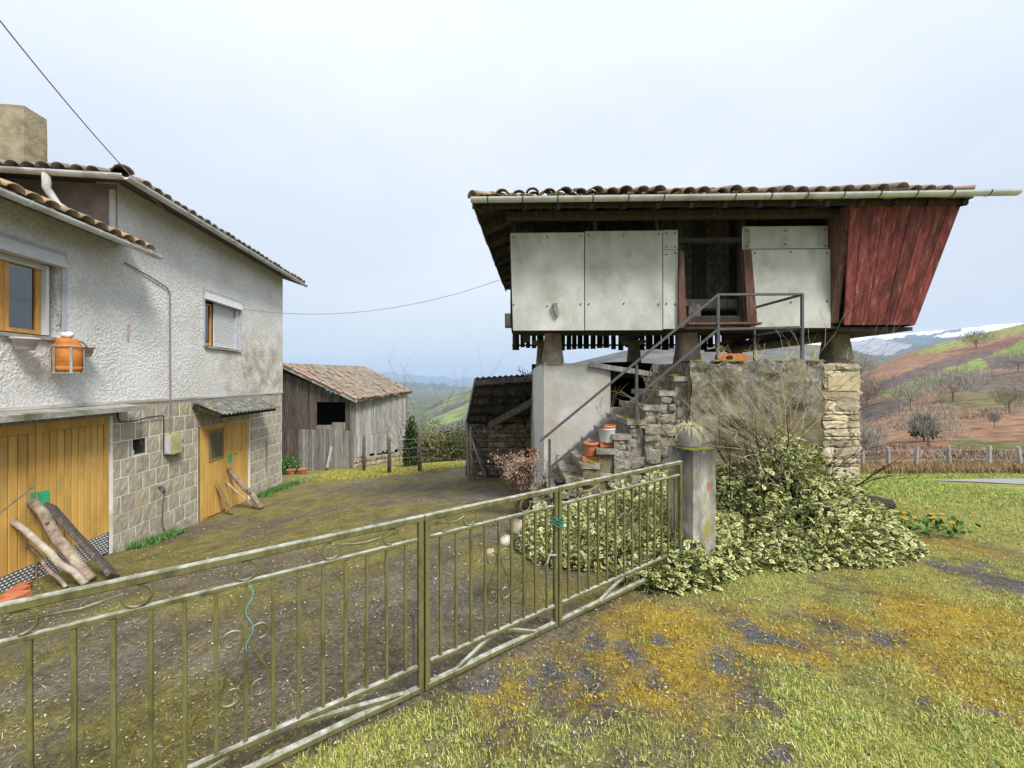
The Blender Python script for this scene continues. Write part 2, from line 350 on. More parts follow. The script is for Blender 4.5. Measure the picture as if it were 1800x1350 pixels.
def m_landing():
    b = NB('weathered_render'); v = b.vec((1, 1, 1), False); n = b.noise(v, 2.3, 9, .68, .4)
    c = b.ramp(n, [(.28, (.07, .062, .04)), (.40, (.19, .16, .085)), (.50, (.33, .265, .13)), (.58, (.30, .28, .20)), (.68, (.50, .47, .40))])
    d = b.noise(b.vec((1, 1, .5), False), 5, 9, .75); c = b.mix(b.ramp(d, [(.5, 0.0), (.66, .85)]), c, (.10, .092, .072))
    e = b.noise(v, 11, 8, .7); c = b.mix(b.ramp(e, [(.60, 0.0), (.68, .7)]), c, (.5, .48, .43)); c = b.mix(1.0, c, (.74, .73, .70), 'MULTIPLY')
    sp_ = b.n('ShaderNodeSeparateXYZ'); b.l(b.pos.outputs['Position'], sp_.inputs[0]); zm = b.n('ShaderNodeMapRange'); b.l(sp_.outputs[2], zm.inputs[0]); zm.inputs[1].default_value = .9; zm.inputs[2].default_value = 2.0
    st_ = b.n('ShaderNodeMath', operation='MULTIPLY'); b.l(zm.outputs[0], st_.inputs[0]); b.l(b.ramp(b.noise(b.vec((1, 1, .6), False), 3.2, 8, .7), [(.34, 0.0), (.56, .9)]), st_.inputs[1])
    c = b.mix(st_.outputs[0], c, b.ramp(b.noise(v, 16, 8, .7), [(.35, (.07, .066, .056)), (.52, (.20, .19, .17)), (.62, (.42, .41, .38)), (.72, (.66, .65, .62))]))   # grey lichen crust on the upper part
    b.bump(b.noise(v, 8, 9, .7), 1, .05); return b.done(c, .9)
landing_m = m_landing()
def m_pillar():
    b = NB('pillar_concrete'); v = b.vec((1, 1, .5), False); n = b.noise(v, 6, 8, .65)
    c = b.ramp(n, [(.3, (.13, .12, .10)), (.48, (.30, .285, .25)), (.62, (.48, .46, .42)), (.8, (.6, .58, .54))])
    n2 = b.noise(b.vec((1, 1, .6), False), 3, 5, .6); c = b.mix(b.ramp(n2, [(.55, 0.0), (.66, .85)]), c, (.26, .23, .04))
    sp_ = b.n('ShaderNodeSeparateXYZ'); b.l(b.pos.outputs['Position'], sp_.inputs[0]); zm = b.n('ShaderNodeMapRange'); b.l(sp_.outputs[2], zm.inputs[0]); zm.inputs[1].default_value = .62; zm.inputs[2].default_value = 1.05
    st_ = b.n('ShaderNodeMath', operation='MULTIPLY'); b.l(zm.outputs[0], st_.inputs[0]); b.l(b.ramp(b.noise(b.vec((1, 1, .25), False), 9, 6, .6), [(.28, 0.0), (.50, 1.0)]), st_.inputs[1]); c = b.mix(st_.outputs[0], c, (.05, .047, .04))   # black lichen running down from the cap
    b.bump(b.noise(v, 30, 7, .65), .7, .012); return b.done(c, .88)
pillar_m = m_pillar()
def m_leaf():
    b = NB('variegated_leaf'); uv = b.n('ShaderNodeUVMap', uv_map='UVMap'); le = b.n('ShaderNodeVectorMath', operation='LENGTH'); b.l(uv.outputs[0], le.inputs[0])
    n = b.noise(b.vec(), 60, 3, .5); a = b.n('ShaderNodeMath', operation='MULTIPLY_ADD'); b.l(n, a.inputs[0]); a.inputs[1].default_value = .5; b.l(le.outputs['Value'], a.inputs[2])
    g = b.ramp(b.rnd(), [(0, (.05, .10, .025)), (.5, (.11, .18, .04)), (1, (.22, .28, .07))])
    w = b.ramp(b.rnd(), [(0, (.46, .45, .15)), (.5, (.64, .60, .25)), (1, (.76, .72, .42))])
    zn = b.noise(b.vec((1, 1, 1), False), 2.2, 3, .5); zz = b.n('ShaderNodeMath', operation='MULTIPLY_ADD'); b.l(zn, zz.inputs[0]); zz.inputs[1].default_value = -.75; b.l(a.outputs[0], zz.inputs[2])
    f = b.ramp(zz.outputs[0], [(.36, 0.0), (.58, 1.0)])
    b.b.inputs['Subsurface Weight'].default_value = 0
    return b.done(b.mix(f, g, w), .45, 0, .4)
leaf_m = m_leaf()
def m_blade(name, stops):
    b = NB(name); c = b.ramp(b.rnd(), stops); n = b.noise(b.vec((1, 1, 1), False), 1.8, 4); c = b.mix(b.ramp(n, [(.4, 0.0), (.65, .5)]), c, (.30, .27, .08)); return b.done(c, .6, 0, .25)
grass_m = m_blade('grass_blade', [(0, (.18, .28, .05)), (.3, (.35, .42, .08)), (.65, (.55, .54, .13)), (.9, (.68, .62, .22)), (1, (.78, .70, .38))])
mossb_m = m_blade('moss_blade', [(0, (.20, .15, .02)), (.4, (.36, .27, .03)), (.75, (.52, .36, .04)), (1, (.44, .40, .08))])
def m_ground():
    b = NB('ground_earth')
    def at(n): x = b.n('ShaderNodeAttribute', attribute_name=n); return x.outputs['Fac']
    v = b.vec((1, 1, 1), False)
    f1 = b.noise(v, 34, 10, .74); f2 = b.noise(v, 7, 7, .62); f3 = b.noise(v, 120, 4, .6)
    soil = b.ramp(f1, [(.3, (.07, .056, .034)), (.50, (.18, .148, .095)), (.64, (.30, .25, .17)), (.78, (.50, .44, .34))])
    grav = b.ramp(f1, [(.3, (.085, .076, .064)), (.5, (.20, .184, .16)), (.64, (.33, .31, .28)), (.78, (.55, .52, .48))])
    moss = b.ramp(f1, [(.28, (.09, .08, .022)), (.48, (.23, .20, .05)), (.70, (.40, .35, .11))])
    mosso = b.ramp(f1, [(.28, (.20, .12, .022)), (.48, (.44, .29, .035)), (.70, (.66, .48, .08))])
    gras = b.ramp(f1, [(.3, (.13, .135, .035)), (.5, (.33, .325, .085)), (.7, (.52, .49, .17))])
    def fac(a, lo=.22, hi=.85):
        m = b.n('ShaderNodeMath', operation='MULTIPLY_ADD'); b.l(f2, m.inputs[0]); m.inputs[1].default_value = 1.5; m.inputs[2].default_value = -.75
        ad = b.n('ShaderNodeMath', operation='ADD'); b.l(m.outputs[0], ad.inputs[0]); b.l(a, ad.inputs[1]); return b.ramp(ad.outputs[0], [(lo, 0.0), (hi, 1.0)])
    c = b.mix(fac(at('gravel')), soil, grav); c = b.mix(fac(at('moss')), c, moss); c = b.mix(fac(at('orange')), c, mosso); c = b.mix(fac(at('grass')), c, gras); asph = b.ramp(f1, [(.3, (.075, .07, .062)), (.5, (.16, .15, .135)), (.64, (.26, .25, .23)), (.76, (.5, .48, .45))]); c = b.mix(fac(at('asphalt'), .25, .75), c, asph)
    c = b.mix(1.0, c, b.ramp(b.noise(v, 3.1, 8, .68), [(.32, .62), (.68, 1.32)]), 'MULTIPLY')
    h = b.n('ShaderNodeMath', operation='ADD'); b.l(f1, h.inputs[0]); b.l(f3, h.inputs[1]); b.bump(h.outputs[0], .9, .03)
    return b.done(c, .92, 0, .2)
ground_m = m_ground()
def m_attrcol(name, rough=.95, bs=.3, nscale=.5, bd=1.0):
    b = NB(name); a = b.n('ShaderNodeAttribute', attribute_name='tint'); n = b.noise(b.vec((1, 1, 1), False), nscale, 8, .7)
    c = b.mix(1.0, a.outputs['Color'], b.ramp(n, [(.3, .42), (.7, 1.5)]), 'MULTIPLY'); b.bump(n, bs, bd); return b.done(c, rough, 0, .1)
hill_m = m_attrcol('hillside_ground', nscale=.35, bd=2.5, bs=.8); far_m = m_attrcol('far_hills', nscale=.022, bd=10)
asphalt = M('asphalt', (.22, .22, .215), (.30, .30, .295), (.36, .36, .35), 20, bump=.3, var=0)
def m_glass(name, base, rough=.04):
    b = NB(name); b.b.inputs['IOR'].default_value = 2.1; return b.done(base, rough, 0, .5)
glass_m = m_glass('window_glass', (.012, .013, .015)); green_glass = m_glass('green_glass', (.085, .095, .06), .25)

# ------------------------------------------------------------------ ground
def axis(a, b, d0, a0, b0, g=1.12):
    pts = list(np.arange(a0, b0 + 1e-6, d0)); d = d0; x = b0
    while x < b: d = min(d * g, 1.5); x = min(x + d, b); pts.append(x)
    d = d0; x = a0
    while x > a: d = min(d * g, 1.5); x = max(x - d, a); pts.insert(0, x)
    return np.array(pts)
gxs = axis(-40, 40, .04, -3.6, 5.5); gys = axis(-12, 27, .04, .9, 6.5)
GX, GY = np.meshgrid(gxs, gys); GXf, GYf = GX.ravel(), GY.ravel()
GD = np.array((.817, .576)); GN = np.array((-.576, .817)); GO = np.array((-.495, 2.157))
def masks(x, y):
    side = (x - GO[0]) * GN[0] + (y - GO[1]) * GN[1]
    court = ss(side, -.15, .1) * (1 - ss(x, 1.6, 2.2)) * (1 - ss(y, 17, 19))
    n1 = fbm(x * 1.1, y * 1.1, 3); n2 = fbm(x * 2.6, y * 2.6, 11); n3 = fbm(x * .45, y * .45, 23)
    lawn = 1 - court
    asp = np.zeros_like(x); wx = x + (fbm(x * 3.2, y * 3.2, 41) - .5) * .55; wy_ = y + (fbm(x * 3.2, y * 3.2, 57) - .5) * .55; fine = fbm(x * 9, y * 9, 71)
    for u, v, r in [(1050, 1128, .09), (1100, 1150, .06), (1170, 1132, .07), (960, 1205, .07), (1130, 1178, .09), (1330, 1110, .10), (1288, 1165, .12), (1290, 1205, .08), (1570, 1125, .11), (1690, 1005, .22), (1745, 1010, .24), (1650, 1000, .12), (1800, 1030, .2), (840, 1195, .1), (1000, 1190, .12), (1400, 1345, .06), (1760, 1255, .06), (1660, 1240, .06)]:
        p = G(u, v); d2 = ((wx - p.x) ** 2 + ((wy_ - p.y) * .9) ** 2) / (r * r); asp = np.maximum(asp, np.exp(-d2 * .55))
    asp = np.clip(asp * .85 + (fine - .5) * 1.3 * (asp > .10), 0, 1) * lawn
    org = np.zeros_like(x)
    for u, v, r, k in [(1180, 1090, .45, .8), (1280, 1070, .35, .7), (1120, 1060, .3, .7), (1000, 1130, .35, .6), (1080, 1200, .3, .6), (1240, 1170, .3, .8), (1700, 1075, .6, 1), (1620, 1110, .35, .9), (1780, 1120, .5, .9), (1560, 1150, .25, .8), (1700, 1190, .3, 1), (1640, 1215, .2, .8), (1760, 1240, .2, .8), (1500, 1090, .3, .7), (1560, 1010, .4, .8), (1680, 960, .5, .8), (900, 1250, .2, .5), (1350, 1130, .25, .8)]:
        p = G(u, v); d2 = ((wx - p.x) ** 2 + (wy_ - p.y) ** 2) / (r * r); org = np.maximum(org, k * np.exp(-d2 * .6))
    orange = np.clip(org + (n2 - .5) * .8, 0, 1) * lawn * (1 - ss(y, 6.5, 8))
    grass = lawn * np.clip(.88 + (n1 - .5) * 1.5 - org * .62 - asp * .8 + ss(y, 5.5, 7) * .5, 0, 1)
    d_far = ss(y, 10.5, 12.5)
    nearmoss = np.exp(-((side - .35) / .45) ** 2)
    moss = court * np.clip(.34 + (n1 - .5) * 2.6 + .3 * nearmoss + .22 * ss(y, 3.5, 5) * (1 - ss(y, 8.5, 10)) * (1 - ss(x, -3.2, -.8)) + .55 * ss(y, 11.5, 13.5) * (1 - ss(x, -4.6, -2.6)), 0, .72) + lawn * .35
    gravel = court * np.clip((n2 - .5) * 1.6 - .06 + .42 * np.exp(-((side - 1.25) / .45) ** 2) + .65 * d_far * ss(x, -5, -2.5) + .5 * ss(x, -1.6, -.4) * ss(y, 4, 6), 0, 1)
    grass = np.clip(grass + court * .9 * ss(y, 13.5, 15.5) * n3 * 1.2, 0, 1)
    return court, moss, orange, grass, gravel, asp
court, moss, orange, grass, gravel, asp = masks(GXf, GYf)
near = (1 - ss(GYf, 7, 14))
gzv = gz(GXf, GYf) + near * ((fbm(GXf * 6, GYf * 6, 5) - .5) * .03 + (fbm(GXf * 22, GYf * 22, 9, 2) - .5) * .022 * (1 - asp)) - asp * .012
nx, ny = len(gxs), len(gys); I = np.arange(nx * ny).reshape(ny, nx)
gf = np.stack([I[:-1, :-1].ravel(), I[:-1, 1:].ravel(), I[1:, 1:].ravel(), I[1:, :-1].ravel()], 1)
gm = np_mesh('ground', np.stack([GXf, GYf, gzv], 1), gf, ground_m, True)
for nm, arr in (('moss', moss), ('orange', orange), ('grass', grass), ('gravel', gravel), ('asphalt', asp)):
    gm.attributes.new(nm, 'FLOAT', 'POINT').data.foreach_set('value', arr.astype(np.float32))
g_o = part('ground', gm, None); g_o['kind'] = 'structure'

# ------------------------------------------------------------------ far terrain
def inpoly(u, v, poly):
    r = np.zeros(u.shape, bool); n = len(poly)
    for i in range(n):
        x0, y0 = poly[i]; x1, y1 = poly[(i + 1) % n]
        c = ((y0 > v) != (y1 > v)) & (u < (x1 - x0) * (v - y0) / (y1 - y0 + 1e-9) + x0); r ^= c
    return r
HILLS = {}
def hill(name, us, base, crest, Y0, Y1, nv, paint, mat, amp=.0, back=1.25, jag=0, nscale=.02, label=None):
    us = np.asarray(us, float); w = np.linspace(0, 1, nv); U, Wg = np.meshgrid(us, w)
    bs = np.interp(us, *zip(*base)); cs = np.interp(us, *zip(*crest))
    if jag: cs = cs + (fbm(us * .05, us * 0, 3, 5) - .5) * jag
    Yg = Y0 * (Y1 / Y0) ** Wg; V = bs[None] + (cs - bs)[None] * Wg
    X = (U - 900) / F * Yg; Z = CZ + (HZ - V) / F * Yg
    Z = Z + (fbm(X * nscale, Yg * nscale, 31, 5) - .5) * amp * np.sin(np.pi * np.clip(Wg, 0, 1)) 
    # the far side of the crest falls away
    Yb = Yg[-1:] * back; Xb = (U[-1:] - 900) / F * Yb; Zb = Z[-1:] - (Yb - Yg[-1:]) * .35
    X = np.vstack([X, Xb]); Yg2 = np.vstack([Yg, Yb]); Z = np.vstack([Z, Zb]); U2 = np.vstack([U, U[-1:]]); V2 = np.vstack([V, V[-1:]])
    r, c = X.shape; I = np.arange(r * c).reshape(r, c)
    f = np.stack([I[:-1, :-1].ravel(), I[:-1, 1:].ravel(), I[1:, 1:].ravel(), I[1:, :-1].ravel()], 1)
    m = np_mesh(name, np.stack([X.ravel(), Yg2.ravel(), Z.ravel()], 1), f, mat, True)
    col = paint(U2.ravel(), V2.ravel(), X.ravel(), Yg2.ravel()); a = m.attributes.new('tint', 'FLOAT_COLOR', 'POINT')
    a.data.foreach_set('color', np.concatenate([col, np.ones((len(col), 1))], 1).astype(np.float32).ravel())
    o = part(name, m, None); o['kind'] = 'structure'
    def at(u, v):
        b_ = np.interp(u, *zip(*base)); c_ = np.interp(u, *zip(*crest)); ww = (b_ - v) / (b_ - c_); y = Y0 * (Y1 / Y0) ** ww; return P(u, v, y)
    return at
def cols(mask_cols, base):
    def paint(U, V, X, Y):
        n = fbm(X * .03, Y * .03, 77, 5); c = np.asarray(base[0])[None] * (1 - n[:, None]) + np.asarray(base[1])[None] * n[:, None]
        du = (fbm(U * .06, V * .12, 5) - .5) * 14; dv = (fbm(U * .06, V * .12, 9) - .5) * 8
        for poly, cc in mask_cols:
            k = inpoly(U + du, V + dv, poly); c[k] = np.asarray(cc)[None] * (.8 + .4 * n[k, None])
        return c
    return paint
GREEN = (.25, .31, .085); YEL = (.32, .33, .11); DKB = (.17, .13, .115); GRN2 = (.12, .17, .05)
hs_at = hill('hillside', np.arange(1380, 2300, 3.5), [(1380, 850), (1500, 842), (1800, 838), (2300, 835)], [(1380, 735), (1460, 695), (1500, 670), (1530, 648), (1580, 626), (1650, 604), (1700, 592), (1750, 581), (1800, 569), (1900, 548), (2050, 520), (2300, 500)], 24, 260, 110,
    cols([([(1490, 700), (1700, 615), (1800, 588), (1800, 600), (1680, 640), (1560, 690), (1500, 720)], (.25, .145, .105)),
          ([(1540, 676), (1620, 645), (1745, 612), (1750, 624), (1640, 655), (1560, 688)], DKB),
          ([(1543, 692), (1620, 666), (1700, 640), (1745, 622), (1800, 598), (1850, 588), (1850, 612), (1745, 640), (1725, 655), (1640, 686), (1597, 706), (1575, 702)], GREEN),
          ([(1600, 622), (1650, 604), (1720, 586), (1800, 567), (1850, 560), (1850, 575), (1800, 584), (1700, 606), (1640, 622)], YEL),
          ([(1512, 712), (1590, 704), (1597, 712), (1560, 735), (1515, 742)], DKB), ([(1728, 630), (1800, 622), (1850, 612), (1850, 645), (1740, 648)], DKB),
          ([(1660, 670), (1720, 652), (1800, 648), (1850, 640), (1850, 690), (1700, 690)], (.20, .165, .125)),
          ([(1640, 700), (1700, 688), (1850, 690), (1850, 712), (1660, 720)], (.23, .19, .10)),
          ([(1640, 795), (1690, 768), (1850, 772), (1850, 835), (1630, 835)], (.20, .20, .075)), ([(1380, 760), (1530, 745), (1560, 800), (1500, 830), (1380, 840)], (.17, .135, .09))],
         ((.27, .145, .085), (.44, .27, .165))), hill_m, amp=3.0, nscale=.06)
SNOW = (.82, .84, .88)
hill('snow_hills', np.arange(1180, 2100, 4), [(1180, 690), (2100, 690)], [(1180, 618), (1400, 606), (1480, 594), (1540, 590), (1600, 585), (1680, 578), (1800, 566), (2100, 560)], 900, 2600, 60,
    cols([([(1300, 640), (1490, 612), (1600, 600), (1800, 580), (1800, 540), (1300, 560)], SNOW), ([(1480, 602), (1540, 593), (1600, 607), (1570, 625), (1500, 622), (1470, 618)], (.30, .30, .30)),
          ([(1560, 598), (1610, 588), (1650, 594), (1640, 604), (1590, 606)], (.09, .12, .14)), ([(1620, 588), (1690, 578), (1690, 583), (1630, 592)], (.12, .13, .14))],
         ((.045, .06, .05), (.09, .105, .085))), far_m, amp=20, nscale=.004, jag=4)
mid_at = hill('wooded_hill', np.arange(600, 1560, 4), [(600, 830), (820, 800), (1560, 720)], [(600, 800), (690, 765), (720, 742), (770, 706), (800, 695), (830, 684), (900, 664), (1000, 640), (1050, 628), (1100, 616), (1150, 612), (1250, 606), (1400, 604), (1480, 610), (1560, 632)], 180, 800, 70,
    cols([([(745, 725), (800, 698), (840, 684), (840, 692), (790, 712), (750, 735)], (.17, .20, .08)), ([(740, 742), (790, 722), (835, 702), (835, 724), (790, 742), (750, 752)], (.19, .23, .085)),
          ([(690, 765), (745, 752), (800, 752), (835, 740), (835, 790), (690, 800)], (.10, .10, .075))],
         ((.085, .085, .068), (.155, .145, .12))), far_m, amp=14, nscale=.012)
hill('valley_woods', np.arange(200, 1100, 4), [(200, 800), (1100, 800)], [(200, 694), (640, 694), (720, 698), (780, 712), (830, 716), (1100, 716)], 520, 1250, 40,
    cols([([(700, 706), (760, 704), (790, 716), (730, 722)], (.16, .19, .08))], ((.07, .068, .055), (.14, .13, .105))), far_m, amp=26, nscale=.006, jag=8)
hill('blue_hills', np.arange(-200, 1300, 5), [(-200, 760), (1300, 760)], [(-200, 674), (400, 672), (600, 675), (690, 670), (760, 673), (830, 684), (1300, 688)], 1300, 3200, 40,
    cols([([(690, 690), (760, 684), (800, 694), (740, 700)], (.15, .19, .09))], ((.05, .06, .05), (.10, .105, .085))), far_m, amp=60, nscale=.002, jag=9)
hill('mountain_range', np.arange(-600, 1500, 5), [(-600, 700), (1500, 700)], [(-600, 650), (300, 655), (560, 654), (650, 656), (690, 655), (740, 659), (800, 664), (850, 667), (1000, 668), (1500, 668)], 4500, 9000, 24,
    cols([], ((.05, .06, .07), (.09, .10, .10))), far_m, amp=90, nscale=.0009, jag=9)
# valley floor and far plain out to the horizon
vm = MB(); vm.grid(lambda u, v: (-14000 + 28000 * u, -9000 + 24000 * v, -62), 30, 30)
vo_ = part('terrain', vm, M('valley_grass', (.05, .06, .03), (.10, .115, .055), (.15, .17, .07), .02, bump=0, var=0)); vo_['kind'] = 'structure'
# valley flank from the edge of the yard down to the valley floor
def flank(u, v):
    x = -40 + 80 * u * (1 + .0 * v); y = 26.8 + (180 - 26.8) * v
    z0 = gzf(x, 26.8) - .05; return (x * (1 + v * 3), y, z0 * (1 - v) + (-60) * v ** .8 - 2 * v)
part('valley_slope', MB().grid(flank, 60, 24), thick_m, smooth=True)['kind'] = 'structure'

# road on the right, verge
def road_pt(u, v):
    x = 12.7 + 26 * u; y0 = 11.35 - 1.7 * float(ss(x, 12.7, 15.5)); y1 = 11.55 + .35 * float(ss(x, 12.7, 15)); y = y0 + (y1 - y0) * v
    return (x, y, gzf(x, y) + .022)
part('road', MB().grid(road_pt, 40, 4), asphalt, smooth=True)['kind'] = 'structure'

# ------------------------------------------------------------------ roof tiles
def tile_template(cover=True, L=.46, r0=.105, r1=.085, th=.013, n=6):
    mb = MB(); vs = []
    for y, r in ((0, r0), (L, r1)):
        for rr in (r, r - th):
            for i in range(n + 1):
                t = math.pi * i / n; vs.append((rr * math.cos(t), y, rr * math.sin(t) * .78 * (1 if cover else -1)))
    k = n + 1; fs = []
    for i in range(n):
        fs += [(i, i + 1, 2 * k + i + 1, 2 * k + i), (k + i, 3 * k + i, 3 * k + i + 1, k + i + 1), (i, k + i, k + i + 1, i + 1), (2 * k + i, 2 * k + i + 1, 3 * k + i + 1, 3 * k + i)]
    fs += [(0, 2 * k, 3 * k, k), (n, k + n, 3 * k + n, 2 * k + n)]
    mb.add(vs, fs); return mb
TV, TF = tile_template(True).v, tile_template(True).f
CV, CF = tile_template(False).v, tile_template(False).f
TM = {}
def tile_mesh(cover, mat):
    k = (cover, mat.name)
    if k not in TM: TM[k] = tile_template(cover).mesh('roof_tile', True); TM[k].materials.append(mat)
    return TM[k]
def roof_tiles(parent, E0, E1, S0, S1, mat, rows_obj=2, inL=0, inR=0, cs=.215, rs=.36, jit=.012, lift=.05, skip=None, allobj=False, edge_mat=None, maxrows=99):
    """tiles on the patch E0->E1 (eave) rising along S0/S1; first rows as objects, the rest merged"""
    E0, E1, S0, S1 = map(Vector, (E0, E1, S0, S1)); W = (E1 - E0).length; Ls = max(S0.length, S1.length)
    nc = int(W / cs); nr = min(maxrows, int(Ls / rs)); rp, rr_, rc = [], [], []
    for r in range(nr):
        for c in range(nc + 1):
            for cover in (True, False):
                u = (c + (0 if cover else .5)) / nc; t = r / max(1, Ls / rs)
                if u > 1.001: continue
                te = t + (.42 / Ls if (inL or inR) else 0)
                if u * W < inL * te or (1 - u) * W < inR * te: continue
                s = S0.lerp(S1, u); o = E0.lerp(E1, u) + s * t; yd = s.normalized(); xd = (E1 - E0).normalized(); zd = xd.cross(yd).normalized(); xd = yd.cross(zd)
                if zd.z < 0: zd = -zd; xd = -xd
                o = o + zd * (lift + (.012 if cover else -.012) + random.uniform(-1, 1) * jit) + xd * random.uniform(-1, 1) * jit + yd * random.uniform(-1.4, 1.4) * jit
                a = random.uniform(-.05, .05); xd2 = xd * math.cos(a) + yd * math.sin(a); yd2 = yd * math.cos(a) - xd * math.sin(a)
                yd2 = (yd2 + zd * (.045 + random.uniform(-.02, .02))).normalized(); zd2 = xd2.cross(yd2).normalized()
                m_ = edge_mat if (edge_mat and c < 1) else mat
                if allobj or r < rows_obj:
                    if not cover and r > 0 and not allobj: continue
                    part('roof_tile', tile_mesh(cover, m_), None, parent, mtx=frame(o, xd2, yd2, zd2))
                else:
                    rp.append(tuple(o)); rr_.append(np.array([[xd2[i], yd2[i], zd2[i]] for i in range(3)])); rc.append(cover)
    for cv, (tv, tf) in ((True, (TV, TF)), (False, (CV, CF))):
        sel = [i for i in range(len(rp)) if rc[i] == cv]
        if sel:
            m = scatter_mesh('roof_tile_field', tv, tf, np.array([rp[i] for i in sel]), np.array([rr_[i] for i in sel]), np.ones((len(sel), 1)), mat, smooth=True)
            part('roof_tile_field', m, None, parent, kind='stuff')
def gutter(parent, pts, r=.062, bracket=.62, mat=None, strap=None, name='gutter'):
    """half-round channel along pts with straps"""
    pts = [Vector(p) for p in pts]; mb = MB(); n = 8
    for a, b in zip(pts[:-1], pts[1:]):
        d = (b - a).normalized(); sx = d.cross(Vector((0, 0, 1))).normalized(); up = sx.cross(d)
        vs = []
        for p in (a, b):
            for rr in (r, r - .006):
                for i in range(n + 1):
                    t = math.pi * i / n; vs.append(p + sx * math.cos(t) * rr - up * math.sin(t) * rr)
        k = n + 1; fs = []
        for i in range(n): fs += [(i, i + 1, 2 * k + i + 1, 2 * k + i), (k + i, 3 * k + i, 3 * k + i + 1, k + i + 1), (i, k + i, k + i + 1, i + 1), (2 * k + i, 2 * k + i + 1, 3 * k + i + 1, 3 * k + i)]
        fs += [(0, 2 * k, 3 * k, k), (n, k + n, 3 * k + n, 2 * k + n)]
        mb.add(vs, fs)
    g = part(name, mb, mat or gutter_m, parent, smooth=False)
    for a, b in zip(pts[:-1], pts[1:]):
        L_ = (b - a).length; d = (b - a).normalized(); sx = d.cross(Vector((0, 0, 1))).normalized(); up = sx.cross(d)
        if bracket:
            for i in range(int(L_ / bracket)):
                c = a + d * (.25 + i * bracket)
                arc = [c + sx * math.cos(math.pi * j / 8) * (r + .003) - up * math.sin(math.pi * j / 8) * (r + .003) for j in range(9)]
                m2 = MB()
                for p, q in zip(arc[:-1], arc[1:]): m2.beam(p, q, .018, .005, up=(c - p), ch=.001)
                part('gutter_bracket', m2, strap or iron, g)
    return g
def corrugated(fn, nw, nv, amp, mat, name, parent, th=.008):
    """fn(u,v)->(point, normal); sine waves across u"""
    mb = MB(); seg = nw * 6; top = []; vs = []
    for side in (1, -1):
        for j in range(nv + 1):
            for i in range(seg + 1):
                p, n = fn(i / seg, j / nv); vs.append(Vector(p) + Vector(n) * (math.sin(i / 6 * 2 * math.pi) * amp + side * th / 2))
    k = (seg + 1) * (nv + 1); fs = []; w = seg + 1
    for j in range(nv):
        for i in range(seg):
            a, b, c, d = j * w + i, j * w + i + 1, (j + 1) * w + i + 1, (j + 1) * w + i
            fs += [(a, b, c, d), (k + a, k + d, k + c, k + b)]
    for j in (0, nv):
        for i in range(seg): fs.append((j * w + i, k + j * w + i, k + j * w + i + 1, j * w + i + 1))
    for i in (0, seg):
        for j in range(nv): fs.append((j * w + i, (j + 1) * w + i, k + (j + 1) * w + i, k + j * w + i))
    mb.add(vs, fs); return part(name, mb, mat, parent, smooth=False)

# ------------------------------------------------------------------ farmhouse on the left
HN = Vector((.9922, .1247, 0)); HA = Vector((-.1247, .9922, 0))
def Wp(y, o, z): return Vector((-5.805 - .1257 * y, y, 0)) + HN * o + Vector((0, 0, CZ + z))
def wy(u): return -5.805 / ((u - 900) / F + .1257)
def hbox(mb, y0, y1, o0, o1, z0, z1):
    return mb.hexa([Wp(y0, o1, z0), Wp(y1, o1, z0), Wp(y1, o0, z0), Wp(y0, o0, z0), Wp(y0, o1, z1), Wp(y1, o1, z1), Wp(y1, o0, z1), Wp(y0, o0, z1)])
def hb(name, y0, y1, o0, o1, z0, z1, mat, parent): return part(name, hbox(MB(), y0, y1, o0, o1, z0, z1), mat, parent)
house = thing('farmhouse', 'white stucco farmhouse with yellow doors and block-work lower storey', 'house', Wp(8, 0, -2.9))
def wall_holes(name, ys, zs, holes, o0, o1, mat, parent):
    ys = sorted(set(ys + [h[0] for h in holes] + [h[1] for h in holes])); zs = sorted(set(zs + [h[2] for h in holes] + [h[3] for h in holes]))
    def solid(i, j):
        if not (0 <= i < len(ys) - 1 and 0 <= j < len(zs) - 1): return False
        yc = (ys[i] + ys[i + 1]) / 2; zc = (zs[j] + zs[j + 1]) / 2
        return not any(h[0] < yc < h[1] and h[2] < zc < h[3] for h in holes)
    mb = MB()
    for i in range(len(ys) - 1):
        for j in range(len(zs) - 1):
            if not solid(i, j): continue
            a, b, c, d = ys[i], ys[i + 1], zs[j], zs[j + 1]
            mb.add([Wp(a, o1, c), Wp(b, o1, c), Wp(b, o1, d), Wp(a, o1, d)], [(0, 1, 2, 3)]); mb.add([Wp(a, o0, c), Wp(b, o0, c), Wp(b, o0, d), Wp(a, o0, d)], [(3, 2, 1, 0)])
            if not solid(i - 1, j): mb.add([Wp(a, o0, c), Wp(a, o1, c), Wp(a, o1, d), Wp(a, o0, d)], [(0, 1, 2, 3)])
            if not solid(i + 1, j): mb.add([Wp(b, o0, c), Wp(b, o1, c), Wp(b, o1, d), Wp(b, o0, d)], [(3, 2, 1, 0)])
            if not solid(i, j - 1): mb.add([Wp(a, o0, c), Wp(b, o0, c), Wp(b, o1, c), Wp(a, o1, c)], [(0, 1, 2, 3)])
            if not solid(i, j + 1): mb.add([Wp(a, o0, d), Wp(b, o0, d), Wp(b, o1, d), Wp(a, o1, d)], [(3, 2, 1, 0)])
    return part(name, mb, mat, parent)
ZB = -.345
w1 = (4.42, 5.55, .62, 1.70); w2 = (8.62, 9.98, .80, 1.90)
wall_holes('wall', [1.6, 6.45], [ZB, 2.30], [w1], -.32, 0, stucco, house)
wall_holes('wall', [6.45, 12.34], [ZB, 3.35], [w2], -.32, 0, stucco, house)
